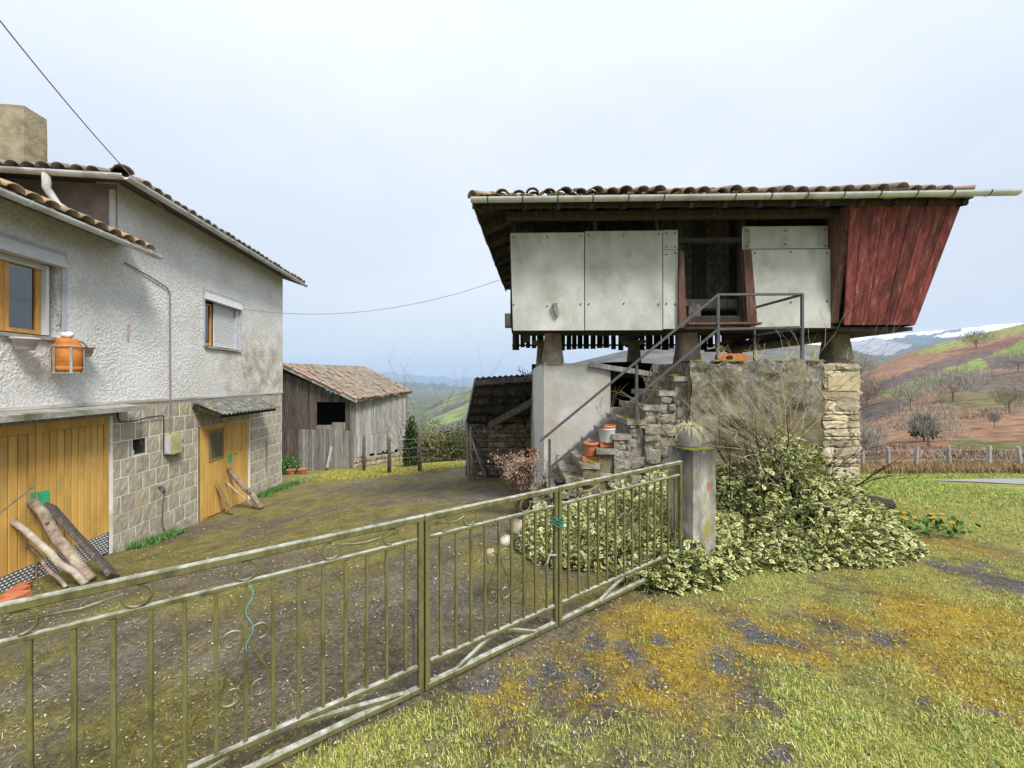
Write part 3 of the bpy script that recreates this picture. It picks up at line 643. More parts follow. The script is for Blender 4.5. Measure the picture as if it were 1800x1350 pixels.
# lower storey: mortar backing with openings, blocks in front of it
gar = (4.17, 6.33, -3.2, -.55); d2 = (8.42, 10.44, -3.6, -.88); niche = (6.76, 7.04, -1.31, -1.03)
wall_holes('block_wall', [1.6, 12.3], [-3.9, ZB], [gar, d2, niche], -.32, -.012, mortar_w, house)
hb('cement_band', 1.6, 12.33, -.02, .018, ZB - .035, ZB + .012, plaster, house)
BH, BW, GAP = .308, .30, .021
bms = []
for k in range(6):
    mb = MB(); w, h = 1.0, BH - GAP
    def fp(u, v, k=k):
        e = min(u, 1 - u, v, 1 - v); d = .005 if e == 0 else .009 + random.uniform(-.005, .005)
        return (u * w, -d, v * h)
    mb.grid(fp, 5, 4)
    mb.add([(0, -.004, 0), (w, -.004, 0), (w, -.004, h), (0, -.004, h), (0, .012, 0), (w, .012, 0), (w, .012, h), (0, .012, h)], [(0, 4, 5, 1), (1, 5, 6, 2), (2, 6, 7, 3), (3, 7, 4, 0)])
    bms.append(mb.mesh('block')); bms[-1].materials.append(block_m)
for r in range(11):
    z = ZB - .05 - (r + 1) * BH; zc = z + BH / 2
    ivs = [(6.37, 8.40), (10.47, 12.31)] if zc < d2[3] + .02 else [(6.37, 12.31)]
    if niche[2] - .1 < zc < niche[3] + .1: ivs = [(6.37, niche[0] - .01), (niche[1] + .01, 8.40), (10.47, 12.31)]
    for a, b in ivs:
        y = a - (BW * .5 if r % 2 else 0); 
        while y < b - .06:
            y0, y1 = max(y, a), min(y + BW, b); y += BW
            if y1 - y0 < .07: continue
            gr = gzf(*Wp(y0, 0, 0).xy) - CZ
            if z < gr - .2: continue
            part('block', random.choice(bms), None, house, mtx=frame(Wp(y0 + GAP / 2, -.012, z), HA * (y1 - y0 - GAP), -HN, Vector((0, 0, 1))))
# rough cement foot along the base
def foot(u, v):
    y = 6.36 + u * 5.98; zt = gzf(*Wp(y, 0, 0).xy) - CZ; hgt = .06 + .16 * fbm(y * 1.6, 0, 4) * (1 if (y < 8.35 or y > 10.5) else 0)
    if 8.4 < y < 10.46: hgt = -.1
    return Wp(y, .035 * (1 - v) + .012 * v + .01 * random.random(), zt - .15 + (hgt + .15) * v)
part('cement_foot', MB().grid(foot, 90, 5), cement_base, house, smooth=True)
# niche: dark liner boards added, painting the shade of the recess
for q in ((niche[0], niche[1], -.32, -.26, niche[2], niche[3]), (niche[1] - .012, niche[1] - .002, -.26, -.022, niche[2], niche[3]), (niche[0] + .002, niche[1] - .012, -.26, -.022, niche[2] + .002, niche[2] + .01), (niche[0] + .002, niche[1] - .012, -.26, -.022, niche[3] - .01, niche[3] - .002), (niche[0] + .002, niche[0] + .012, -.26, -.022, niche[2] + .01, niche[3] - .01)): hb('niche_shade', *q, wood_barn, house)
nb = MB(); hbox(nb, 6.79, 6.84, -.2, -.05, -1.305, -1.22); part('niche_block', nb, white_plastic, house)
# garage doors
def hboxd(mb, y0, y1, o0, o1, z0, z1): return hbox(mb, y0, y1, o0 + .072, o1 + .072, z0, z1)
def door_leaf(y0, y1, zt, zb0, zb1, parent, glaz=None, nm='door'):
    L_ = part(nm, hboxd(MB(), y0, y1, -.14, -.115, max(zb0, zb1), zt), door_m, parent)
    n = max(3, int((y1 - y0 - .16) / .098)); bw = (y1 - y0 - .16) / n
    for i in range(n):
        a = y0 + .08 + i * bw; zb = zb0 + (zb1 - zb0) * (i / n); segs = [(zb + .05, zt - .14)]
        if glaz and a + bw > glaz[0] + .02 and a < glaz[1] - .02: segs = [(zb + .05, glaz[2]), (glaz[3], zt - .14)]
        for s0, s1 in segs:
            if s1 - s0 < .05: continue
            mb = MB(); mb.beam(Wp(a + bw / 2, -.036, s0), Wp(a + bw / 2, -.036, s1), .022, bw - .012, up=HA, ch=.005); part('plank', mb, door_m, L_)
    for a, b in ((y0, y0 + .075), (y1 - .075, y1)):
        part('stile', hboxd(MB(), a, b, -.115, -.088, zb0 + .02, zt), door_m, L_)
    part('rail', hboxd(MB(), y0 + .075, y1 - .075, -.115, -.091, zt - .13, zt - .002), door_m, L_)
    return L_
g_l = door_leaf(4.19, 5.225, -.57, -2.72, -2.74, house); g_r = door_leaf(5.24, 6.31, -.57, -2.72, -2.72, house)
for lf, (a, b) in ((g_l, (4.19, 5.225)), (g_r, (5.24, 6.31))):
    kp = part('kick_plate', hboxd(MB(), a + .004, b - .004, -.088, -.083, -2.80, -2.47), alu_dark, lf); mb = MB()
    nr_, ncl = 8, int((b - a) / .05)
    for r in range(nr_):
        for c in range(ncl):
            y = a + .035 + c * .05 + (.025 if r % 2 else 0); z = -2.775 + r * .04
            if y > b - .02: continue
            mb.hexa([Wp(y - .022, -.011, z), Wp(y, -.011, z - .014), Wp(y + .022, -.011, z), Wp(y, -.011, z + .014), Wp(y - .015, -.005, z), Wp(y, -.005, z - .009), Wp(y + .015, -.005, z), Wp(y, -.005, z + .009)])
    part('plate_stud_field', mb, alu, kp, kind='stuff')
part('paint_patch', hboxd(MB(), 5.25, 5.40, -.088, -.085, -1.72, -1.52), green_paint, g_r); part('paint_patch', hboxd(MB(), 5.16, 5.22, -.088, -.085, -1.66, -1.50), green_paint, g_l)
hb('door_track', 1.6, 6.36, -.1, .02, -.57, -.48, wood_grey, house)
cs_ = MB(); cs_.grid(lambda u, v: Wp(1.6 + 4.95 * u, .36 * v + .01 * random.random(), -.385 - .03 * v), 30, 3); cs_.grid(lambda u, v: Wp(1.6 + 4.95 * u, .365 + .012 * random.random(), -.415 - .075 * v), 30, 1); cs_.grid(lambda u, v: Wp(1.6 + 4.95 * u, .36 * (1 - v), -.49), 30, 1); cs_.grid(lambda u, v: Wp(6.55, .365 * u, -.385 - .105 * v), 1, 1)
part('canopy_slab', cs_, concrete, house)
# side door with two leaves
hb('door_frame', 8.42, 8.50, -.16, -.02, -3.3, -.95, frame_m, house); hb('door_frame', 10.38, 10.44, -.16, -.04, -3.5, -.95, door_m, house); hb('door_frame', 8.42, 10.44, -.16, -.03, -.95, -.88, frame_m, house)
gl = (8.80, 9.32, -1.86, -1.14)
l1 = door_leaf(8.51, 9.43, -.96, -3.13, -3.2, house, gl); l2 = door_leaf(9.45, 10.37, -.96, -3.2, -3.27, house)
part('pane', hboxd(MB(), gl[0] + .05, gl[1] - .05, -.112, -.10, gl[2] + .06, gl[3] - .05), green_glass, l1)
for i in range(5): part('bar', hboxd(MB(), gl[0] + .09 + i * .085, gl[0] + .098 + i * .085, -.10, -.094, gl[2] + .05, gl[3] - .05), frame_m, l1)
for a, b, c, d in ((gl[0], gl[0] + .05, gl[2], gl[3]), (gl[1] - .05, gl[1], gl[2], gl[3]), (gl[0] + .05, gl[1] - .05, gl[3] - .05, gl[3]), (gl[0] + .05, gl[1] - .05, gl[2], gl[2] + .06)):
    part('window_frame', hboxd(MB(), a, b, -.115, -.085, c, d), MATS['concrete'] if False else frame_m, l1)
part('paint_patch', hboxd(MB(), 9.50, 9.66, -.088, -.085, -2.02, -1.83), green_paint, l2)
part('lock_plate', hboxd(MB(), 9.78, 9.84, -.088, -.084, -1.86, -1.83), iron, l2); part('lock_plate', hboxd(MB(), 10.0, 10.05, -.088, -.084, -1.80, -1.76), iron, l2)
hb('door_sill', 8.42, 10.44, -.2, .05, -3.62, -3.2, concrete, house)
def can_fn(u, v):
    y = 8.2 + 2.6 * u; o = .02 + .62 * v; return Wp(y, o, -.445 - .275 * v - .02 * u), HN * .4 + Vector((0, 0, .92))
cn = corrugated(can_fn, 17, 4, .022, roof_sheet, 'door_canopy', house)
mb = MB(); mb.beam(Wp(8.2, .5, -.77), Wp(10.75, .5, -.80), .05, .06); part('canopy_beam', mb, wood_dark, house)
for y in (8.25, 10.6):
    mb = MB(); mb.beam(Wp(y, 0, -.56), Wp(y, .56, -.75), .05, .07); part('canopy_bracket', mb, wood_dark, house)
# windows
def window(w, cy, parent, sashes, drop):
    y0, y1, z0, z1 = w
    wn_ = part('window', hbox(MB(), y0, y1, -.30, -.29, z0, z1), dark_void, parent)
    for a, b, c, d in ((y0 - .07, y0, z0 - .02, z1 + .12), (y1, y1 + .07, z0 - .02, z1 + .12), (y0 - .07, y1 + .07, z1 + .12, z1 + .17)):
        part('trim', hbox(MB(), a, b, -.01, .012, c, d), trim_grey, wn_)
    bx = MB(); bx.hexa([Wp(y0 - .02, .075, z1 - .06), Wp(y1 + .02, .075, z1 - .06), Wp(y1 + .02, -.05, z1 - .06), Wp(y0 - .02, -.05, z1 - .06), Wp(y0 - .02, .03, z1 + .11), Wp(y1 + .02, .03, z1 + .11), Wp(y1 + .02, -.05, z1 + .11), Wp(y0 - .02, -.05, z1 + .11)])
    part('shutter_box', bx, shutter_m, wn_)
    for a, b in sashes:
        f = .055
        for q in ((a, a + f, z0 + .03, z1 - .1), (b - f, b, z0 + .03, z1 - .1), (a + f, b - f, z0 + .03, z0 + .03 + f), (a + f, b - f, z1 - .15, z1 - .1)):
            part('sash', hbox(MB(), q[0], q[1], -.17, -.12, q[2], q[3]), win_wood, wn_)
        part('pane', hbox(MB(), a + f, b - f, -.15, -.145, z0 + .03 + f, z1 - .15), glass_m, wn_)
    part('sill', hbox(MB(), y0 - .03, y1 + .03, -.2, .05, z0 - .05, z0 - .003), concrete, wn_)
    return wn_
win1 = window(w1, 0, house, [(4.44, 4.965), (4.97, 5.40)], .1)
part('window_post', hbox(MB(), 5.41, 5.45, -.16, -.06, .65, 1.62), shutter_m, win1)
for i in range(3): part('shutter_slat', hbox(MB(), 4.44, 5.45, -.11, -.095, 1.56 + i * .035, 1.592 + i * .035), shutter_m, win1)
mb = MB(); mb.tube([Wp(5.5, -.02, .78), Wp(5.5, .02, .82), Wp(5.5, .02, 1.0), Wp(5.5, -.02, 1.03)], .01); part('window_handle', mb, steel_wire, win1)
win2 = window(w2, 0, house, [(8.64, 9.06)], .1)
sh = part('roller_shutter', hbox(MB(), 9.07, 9.85, -.10, -.09, .82, 1.86), shutter_m, win2)
for i in range(24):
    z = .825 + i * .042; mb = MB(); mb.beam(Wp(9.08, -.084, z + .02), Wp(9.84, -.084, z + .02), .022, .034, ch=.007); part('slat', mb, shutter_m, sh)
part('reveal_board', hbox(MB(), 9.86, 9.975, -.28, -.02, .802, 1.84), trim_grey, win2)
# electricity box, pipes, cables
eb = thing('meter_box', 'yellowed plastic electricity meter box on the block wall', 'meter box', Wp(7.55, 0, -1.4))
part('box', hbox(MB(), 7.43, 7.72, -.005, .14, -1.42, -1.05), M('yellowed_plastic', (.32, .30, .13), (.44, .41, .19), (.5, .48, .27), 6, rough=.5, bump=.1, var=0), eb)
part('side_plate', hbox(MB(), 7.415, 7.428, 0, .13, -1.40, -1.07), trim_grey, eb)
part('meter', MB().lathe([(.0, 0), (.07, 0), (.07, .06), (.05, .09), (0, .09)], (0, 0, 0), 12), M('meter_glass', (.1, .12, .12), (.16, .18, .18), None, 9, rough=.2, bump=0, var=0), eb, True, mtx=frame(Wp(7.80, -.01, -1.22), HA, Vector((0, 0, 1)), HN))
for k in range(3):
    mb = MB(); mb.tube([Wp(7.5 + k * .07, .07, -1.42), Wp(7.52 + k * .08, .08, -1.50 - k * .02), Wp(7.62 + k * .05, .07, -1.52), Wp(7.68 + k * .04, .06, -1.42)], .008, 5); part('cable_loop', mb, cable_m, eb)
pipe = MB(); pipe.tube([Wp(6.55, .03, 2.02), Wp(7.1, .03, 1.92), Wp(7.48, .03, 1.82), Wp(7.56, .03, 1.72), Wp(7.56, .03, .6), Wp(7.57, .03, -.3), Wp(7.57, .03, -1.05)], .013, 6)
part('wall_cable', pipe, cable_m, house)
mb = MB(); mb.tube([Wp(6.42, .02, -.48), Wp(6.42, .03, -.62), Wp(6.46, .03, -.69), Wp(6.8, .03, -.70), Wp(7.0, .03, -.66), Wp(7.38, .03, -.66), Wp(7.40, .03, -.7), Wp(7.40, .03, -1.38)], .012, 6); part('wall_cable', mb, M('black_cable', (.02, .018, .018), (.05, .045, .045), None, 9, bump=0, var=0), house)
mb = MB(); mb.tube([Wp(6.9, .015, -.55), Wp(6.9, .015, -1.13)], .005, 5); part('wall_cable', mb, cable_m, house)
tap = thing('wall_tap', 'old brass wall tap with a thin hose hanging on the blocks', 'tap', Wp(7.32, 0, -2.1))
mb = MB(); mb.tube([Wp(7.32, -.01, -2.02), Wp(7.32, .07, -2.02), Wp(7.32, .09, -2.06), Wp(7.32, .09, -2.13)], .022, 8); part('spout', mb, iron, tap, True)
mb = MB(); mb.tube([Wp(7.29, .07, -1.97), Wp(7.35, .07, -1.97)], .018, 8); part('handle', mb, concrete, tap, True)
mb = MB(); mb.tube([Wp(7.32, .09, -2.12), Wp(7.33, .06, -2.4), Wp(7.34, .05, -2.75), Wp(7.33, .09, -2.86), Wp(7.38, .06, -2.83)], .009, 6); part('hose', mb, wood_brown, tap, True)
mb = MB(); mb.tube([Wp(11.3, .02, -1.75), Wp(11.3, .02, -2.65)], .015, 6); part('drain_pipe', mb, cable_m, house)
mb = MB(); mb.tube([Wp(6.63, .02, .72), Wp(6.63, .03, .98)], .012, 6); part('rust_hook', mb, M('rusty', (.35, .2, .15), (.5, .36, .3), None, 20, bump=0, var=0), house)
# roofs of the house
sl_ = math.tan(math.radians(19)); RUN = 4.2
part('gable_wall', MB().hexa([Wp(6.448, -.0, 2.2), Wp(6.448, -8, 2.2), Wp(6.75, -8, 2.2), Wp(6.75, -.33, 2.2), Wp(6.448, -.0, 3.3), Wp(6.448, -8, 3.3), Wp(6.75, -8, 3.3), Wp(6.75, -.33, 3.3)]), M('shaded_plaster', (.20, .17, .15), (.29, .255, .23), (.34, .31, .28), 4, bump=.5, var=0), house)  # plaster coloured dark brown, the shade under the eave put into it
hb('corner_pilaster', 6.42, 6.449, -.10, -.02, 2.2, 3.2, shutter_m, house)
hb('vent', 6.42, 6.449, -1.25, -.95, 2.62, 2.75, dark_void, house)
hb('end_wall', 12.04, 12.335, -8, -.32, -3.9, 3.3, stucco, house)
hb('end_wall', 1.6, 1.9, -8, -.32, -3.9, 2.25, stucco, house)
ER, EF, EB = .45, 6.0, 12.72
# upper roof deck: right slope, front hip slope
def deck(name, pts, th=.05):
    c = [Vector(p) for p in pts]; mb = MB(); n = len(c); mb.add(c + [p - Vector((0, 0, th)) for p in c], [tuple(range(n)), tuple(range(2 * n - 1, n - 1, -1))] + [(i, n + i, n + (i + 1) % n, (i + 1) % n) for i in range(n)]); return mb
A = Wp(EF, ER, 3.22); B = Wp(EB, ER, 3.22); C = Wp(EB, ER - RUN, 3.22 + RUN * sl_); D = Wp(EF + RUN, ER - RUN, 3.22 + RUN * sl_); A2 = Wp(EF, ER - 2 * RUN, 3.22)
part('roof_deck', deck('d', [A, B, C, D]), soffit, house); part('roof_deck', deck('d', [A2, A, D]), soffit, house)
part('roof_deck', deck('d', [Wp(EB, ER - 2 * RUN, 3.22), A2, D, C]), soffit, house)
upv = (-HN) * RUN + Vector((0, 0, RUN * sl_))
roof_tiles(house, B, A, upv, upv, tile_house, 2, 0, RUN * 1.0, rs=.36)
roof_tiles(house, A, A2, HA * RUN + Vector((0, 0, RUN * sl_)), HA * RUN + Vector((0, 0, RUN * sl_)), tile_house, 2, RUN, RUN)
for i in range(12):
    k = i / 12; p = A.lerp(D, k); d = (D - A).normalized(); x = d.cross(Vector((0, 0, 1))).normalized(); part('ridge_tile', tile_mesh(True, tile_house), None, house, mtx=frame(p + Vector((0, 0, .09)), x, d, x.cross(d)) @ Matrix.Scale(1.2, 4))
gutter(house, [Wp(EB + .1, ER + .07, 3.21), Wp(EF - .07, ER + .07, 3.21), Wp(EF - .07, ER - 8, 3.21)], .065, .8, strap=gutter_m)
mb = MB(); mb.tube([Wp(EF - .07, -.55, 3.16), Wp(EF - .07, -.55, 2.95), Wp(EF + .03, -.5, 2.75), Wp(EF + .06, -.38, 2.66)], .05, 10); part('downpipe', mb, gutter_m, house, True)
# lower roof
LA = Wp(6.5, ER, 2.2); LB = Wp(1.6, ER, 2.2); up2 = (-HN) * 4 + Vector((0, 0, 4 * sl_))
part('roof_deck', deck('d', [LB, LA, LA + up2 * .115, LB + up2 * .115]), soffit, house)
part('roof_deck', deck('d', [LB + up2 * .115, Wp(6.44, 0, 2.2 + .45 * sl_), Wp(6.44, -3.55, 2.2 + 4 * sl_), LB + up2]), soffit, house)
roof_tiles(house, LA, LB, up2, up2, tile_warm, 2)
gutter(house, [Wp(6.62, ER + .07, 2.17), Wp(1.6, ER + .07, 2.2)], .062, .9, strap=gutter_m)
# chimney
ch0 = Wp(7.9, -3.3, 0); chm = MB(); c0 = Vector((-10.02, 7.9, 0)); q = [c0, c0 - HN * .46, c0 - HN * .46 + HA * .46, c0 + HA * .46]
def chim(u, v):
    per = u * 4; i = int(min(per, 3.999)); f = per - i; p = q[i].lerp(q[(i + 1) % 4], f); t = 1 - .06 * v; c = (q[0] + q[2]) / 2
    p = c + (p - c) * t; return (p.x + random.uniform(-.004, .004), p.y + random.uniform(-.004, .004), CZ + 4.1 + 1.57 * v)
chm.grid(chim, 16, 8); chm.add([chim(i / 4, 1) for i in range(4)], [(3, 2, 1, 0)])
part('chimney', chm, M('chimney_render', (.20, .165, .095), (.33, .28, .18), (.42, .37, .26), 5, bump=.8, bd=.02, var=0, dirt=(.13, .11, .07), dscale=2), house)
# things hung on the house wall
tk = thing('orange_drum', 'orange plastic drum in a white slatted rack on the stucco wall', 'drum', Wp(5.42, .2, .05))
yc, oc = 5.42, .20
def ring_prof(z0, z1, r): return [(r * .9, z0), (r, z0 + .02), (r, z1 - .02), (r * .93, z1)]
pc = Wp(yc, oc, 0); pc.z = CZ
part('barrel', MB().lathe([(.13, .14), (.15, .16), (.15, .20), (.142, .21), (.15, .22), (.152, .45), (.146, .46), (.15, .47), (.15, .50), (.11, .56), (.105, .60), (0, .60)], pc, 20), drum_m, tk, True)
for k in range(6):
    t = k * math.pi / 3 + .5; mb = MB(); p = pc + Vector((math.cos(t) * .165, math.sin(t) * .165, 0)); mb.beam(p + Vector((0, 0, .10)), p + Vector((0, 0, .5)), .028, .008, up=(math.cos(t), math.sin(t), 0)); part('rack_slat', mb, bark_pale if False else post_m, tk)
for z in (.11, .49):
    mb = MB(); mb.tube([pc + Vector((math.cos(t) * .175, math.sin(t) * .175, z)) for t in np.linspace(0, 2 * math.pi, 21)], .007, 5); part('rack_ring', mb, post_m, tk)
mb = MB(); mb.tube([pc + Vector((.02, .02, .60)), pc + Vector((.09, .10, .56)), pc + Vector((.16, .16, .44))], .010, 6); part('handle', mb, wood_brown, tk)
mb = MB(); mb.tube([Wp(yc, 0, .3), Wp(yc, .05, .3)], .02, 5); part('bracket', mb, iron, tk)
bagm = MB(); bagm.lathe([(.0, -.03), (.05, -.02), (.075, .02), (.06, .05), (.02, .065), (0, .066)], (0, 0, 0), 12); bagm.v = [(x * (1 + .3 * math.sin(7 * y * 20)), y * (1 + .3 * math.sin(x * 150)), z + .012 * math.sin(x * 120 + y * 90)) for x, y, z in bagm.v]
o = single('plastic_bag', bagm, bag_m, 'crumpled white plastic bag lying on top of the orange drum', 'bag', smooth=True); o.location = pc + Vector((0, 0, .633))
for (y, ol, z, lab) in ((4.93, .16, .40, 'pale pink planter pot hanging under the wide window'), (5.72, .13, .36, 'small pale pink pot hanging behind the orange drum')):
    t = thing('planter_pot', lab, 'flower pot', Wp(y, ol, z)); c = Wp(y, ol, z)
    part('pot_body', MB().lathe([(.07, 0), (.085, .01), (.115, .13), (.13, .135), (.13, .16), (.115, .16), (.10, .05), (0, .05)], c, 18, (True, False)), pink_pot, t, True)
    mb = MB(); mb.tube([Wp(y, 0, z + .12), Wp(y, ol - .1, z + .13)], .008, 5); part('hook', mb, iron, t)
# overhead cables
def cable(name, a, b, sag, r, label, mat=cable_m):
    a = Vector(a); b = Vector(b); mb = MB(); mb.tube([a.lerp(b, k / 24) - Vector((0, 0, sag * 4 * (k / 24) * (1 - k / 24))) for k in range(25)], r, 5); return single(name, mb, mat, label, 'cable')
cable('overhead_cable', P(-60, -40, 3.9), Wp(7.05, .40, 3.05), .12, .008, 'overhead cable drooping down to the house gutter')
cable('thin_cable', Wp(9.99, .02, 1.88), P(878, 492, 9.6), .42, .006, 'thin cable slung between the small window and the granary eave')

# ------------------------------------------------------------------ raised granary (horreo)
def R(x, y, z): return Vector((x + .021 * (y - 6), y - .021 * (x - 3), CZ + z))
gran = thing('raised_granary', 'raised timber granary with white panels and red boards on stone pillars', 'granary', R(3, 8, -2.4))
def gb(name, x0, x1, y0, y1, z0, z1, mat, par=gran):
    c = [R(x0, y0, z0), R(x1, y0, z0), R(x1, y1, z0), R(x0, y1, z0), R(x0, y0, z1), R(x1, y0, z1), R(x1, y1, z1), R(x0, y1, z1)]
    return part(name, MB().hexa(c), mat, par)
def gbeam(name, a, b, w, t, mat, up=(0, 0, 1), seg=3, jit=.004, par=gran, **k):
    return part(name, MB().beam(R(*a), R(*b), w, t, up, seg=seg, jit=jit, **k), mat, par)
PX = lambda u, y=6.3: (u - 900) / F * y
PZ = lambda v, y=6.3: (HZ - v) / F * y
# white panels
for (u0, u1, va, vb, slip) in ((896, 1027, 407, 580, 0), (1028.5, 1164, 405, 580, .004), (1165.5, 1191, 404, 438, 0), (1165.5, 1191, 439, 578, .004), (1304, 1451, 399, 438, .0), (1318, 1455, 439.5, 577, .004)):
    x0, x1, z0, z1 = PX(u0), PX(u1), PZ(vb), PZ(va)
    mb = MB(); mb.hexa([R(x0 + (.05 if u0 < 900 else 0), 6.3 - slip, z0), R(x1, 6.3 - slip, z0), R(x1, 6.312 - slip, z0), R(x0 + (.05 if u0 < 900 else 0), 6.312 - slip, z0), R(x0, 6.3 - slip, z1), R(x1, 6.3 - slip, z1), R(x1, 6.312 - slip, z1), R(x0, 6.312 - slip, z1)])
    pn = part('panel', mb, panel_m, gran)
    xs_ = [x0 + .06, (x0 + x1) / 2, x1 - .06] if x1 - x0 > .5 else [x0 + .05, x1 - .05]
    for xb in xs_:
        for zb in ((z1 - .06, z0 + .42) if z1 - z0 > .6 else (z1 - .06, z0 + .05)):
            q_ = R(xb, 6.296 - slip, zb + random.uniform(-.02, .02)); mb = MB(); mb.tube([q_, q_ + Vector((0, -.008, 0))], .014, 8); part('bolt', mb, iron, pn)
gb('panel_strip', PX(1303), PX(1317), 6.30, 6.312, PZ(440), PZ(403), panel_m)
pg = MB(); pg.beam(R(PX(975), 6.25, PZ(533)), R(PX(979), 6.27, PZ(555)), .075, .09, (0, 1, 0), w2=.06, t2=.05); part('peg', pg, wood_grey, gran)
# corridor framing behind the panels
for u in (902, 1192, 1301, 1452): gbeam('post', (PX(u, 6.42), 6.42, .9), (PX(u, 6.42), 6.42, 3.05), .11, .1, wood_dark)
gbeam('post', (PX(1046, 6.5), 6.5, 2.2), (PX(1046, 6.5), 6.5, 3.1), .06, .05, wood_beam)
gbeam('brace', (PX(1148, 6.4), 6.4, 2.9), (PX(1158, 6.4), 6.4, 2.45), .04, .04, wood_beam)
gbeam('handrail_beam', (0, 6.38, 2.32), (5.2, 6.38, 2.32), .09, .09, wood_dark); gbeam('sill_beam', (.05, 6.40, 1.0), (5.2, 6.40, 1.0), .14, .16, wood_dark)
gbeam('plate_beam', (-.1, 6.15, 2.66), (6.6, 6.15, 2.66), .14, .12, wood_dark)
# doorway trims
def taper(name, p0, p1, w0, w1_, y, mat):
    mb = MB(); mb.hexa([R(PX(p0[0]), y, PZ(p0[1])), R(PX(p0[0] + w0), y, PZ(p0[1])), R(PX(p0[0] + w0), y + .12, PZ(p0[1])), R(PX(p0[0]), y + .12, PZ(p0[1])), R(PX(p1[0]), y, PZ(p1[1])), R(PX(p1[0] + w1_), y, PZ(p1[1])), R(PX(p1[0] + w1_), y + .12, PZ(p1[1])), R(PX(p1[0]), y + .12, PZ(p1[1]))])
    return part(name, mb, mat, gran)
taper('door_jamb', (1190, 577), (1192, 443), 14, 7, 6.24, wood_brown); taper('door_jamb', (1309, 573), (1302, 441), 17, 13, 6.24, wood_brown)
gbeam('threshold_board', (PX(1203), 6.2, PZ(571)), (PX(1327), 6.2, PZ(571)), .12, .035, wood_brown)
# inner wall of boards
x = .35
while x < 5.9:
    w = random.uniform(.16, .27); lite = 2.75 < x < 3.85
    gbeam('wall_plank', (x + w / 2, 7.2 + random.uniform(0, .015), 1.25), (x + w / 2, 7.2, 3.2), w - .006, .03, wood_beam if lite and random.random() < .75 else wood_dark, up=(0, 1, 0), seg=1, jit=0); x += w
for xx in (.35, 5.9):
    y = 7.2
    while y < 10.5:
        gbeam('wall_plank', (xx, y + .13, 1.25), (xx, y + .13, 3.2), .03, .24, wood_dark, up=(0, 1, 0), seg=1, jit=0); y += .25
gb('wall_back', .35, 5.9, 10.5, 10.53, 1.25, 3.2, wood_dark)
gbeam('sill_log', (.1, 7.05, 1.39), (6.1, 7.05, 1.39), .2, .19, wood_grey, seg=8, jit=.01); gbeam('sill_log', (.1, 10.6, 1.39), (6.1, 10.6, 1.39), .2, .19, wood_dark)
for xx in (.28, 3.05, 5.9): gbeam('cross_log', (xx, 6.42, 1.18), (xx, 10.9, 1.18), .2, .2, wood_beam, seg=4, jit=.008)
gbeam('beam_end', (-.14, 6.75, 1.07), (1.2, 6.75, 1.07), .2, .24, wood_grey)
for k in range(22):
    x0 = .3 + k * .26; gbeam('floor_plank', (x0 + .12, 6.9, 1.27), (x0 + .12, 10.6, 1.27), .25, .03, wood_dark, seg=1, jit=0)
# back skirt of loose slats with gaps
x = -.1
while x < 6.4:
    w = random.uniform(.12, .22); lo = .92 + random.uniform(-.06, .05)
    gbeam('skirt_slat', (x + w / 2, 10.95, lo), (x + w / 2 + random.uniform(-.015, .015), 10.95, 1.62), w - random.choice((.008, .02, .035)), .02, wood_dark, up=(0, 1, 0), seg=1, jit=0); x += w + random.choice((0, .01, .03))
gbeam('skirt_rail', (-.1, 10.90, 1.02), (6.4, 10.90, 1.02), .05, .05, wood_dark); gbeam('skirt_rail', (-.1, 10.9, 1.55), (6.4, 10.9, 1.55), .06, .06, wood_dark)
y = 6.35
while y < 10.9:
    gbeam('skirt_slat', (.02, y + .09, .88 + random.uniform(-.03, .05)), (-.02, y + .09, 1.35), .02, .17, wood_dark, up=(0, 1, 0), seg=1, jit=0); y += .19
# flared red boards at the right end
nb_ = 9
def redp(k, v): # k 0..1 across, v 0 bottom 1 top
    xb = PX(1478, 6.26) + (PX(1600, 6.26) - PX(1478, 6.26)) * k; xt = PX(1490, 5.82) + (PX(1684, 5.82) - PX(1490, 5.82)) * k
    return Vector((xb + (xt - xb) * v, 6.26 + (5.82 - 6.26) * v, PZ(572, 6.26) + (PZ(352, 5.82) - PZ(572, 6.26)) * v))
cuts = np.cumsum([0] + [random.uniform(.8, 1.25) for _ in range(nb_)]); cuts = cuts / cuts[-1]
for i in range(nb_):
    a, b = cuts[i] + .003, cuts[i + 1] - .003; off = random.uniform(-.006, .006); N_ = Vector((0, -.97, -.24))
    cs8 = []
    for v in (0, 1):
        for (kk, dd) in ((a, 0), (b, 0), (b, .025), (a, .025)):
            p = redp(kk, v) - N_ * (dd + off); cs8.append(R(*p))
    part('red_board', MB().hexa(cs8), red_m, gran)
for i in range(6): # right side cladding, flared as well
    ya, yb_ = 6.3 + i * .75, 6.3 + (i + 1) * .75 - .01
    def sp(y, v): return R(6.5 + .16 * v, y - (.44 * v if i == 0 and y < 6.4 else 0), .90 + 1.78 * v)
    part('side_board', MB().hexa([sp(ya, 0), sp(yb_, 0), sp(yb_, 0) - Vector((.03, 0, 0)), sp(ya, 0) - Vector((.03, 0, 0)), sp(ya, 1), sp(yb_, 1), sp(yb_, 1) - Vector((.03, 0, 0)), sp(ya, 1) - Vector((.03, 0, 0))]), red_m, gran)
part('return_board', MB().hexa([R(PX(1462), 6.31, PZ(545)), R(PX(1470), 6.29, PZ(545)), R(PX(1470), 6.32, PZ(545)), R(PX(1462), 6.34, PZ(545)), R(PX(1488, 5.86), 5.86, 2.68), R(PX(1497, 5.84), 5.84, 2.68), R(PX(1497, 5.84), 5.9, 2.68), R(PX(1488, 5.86), 5.9, 2.68)]), wood_brown, gran)
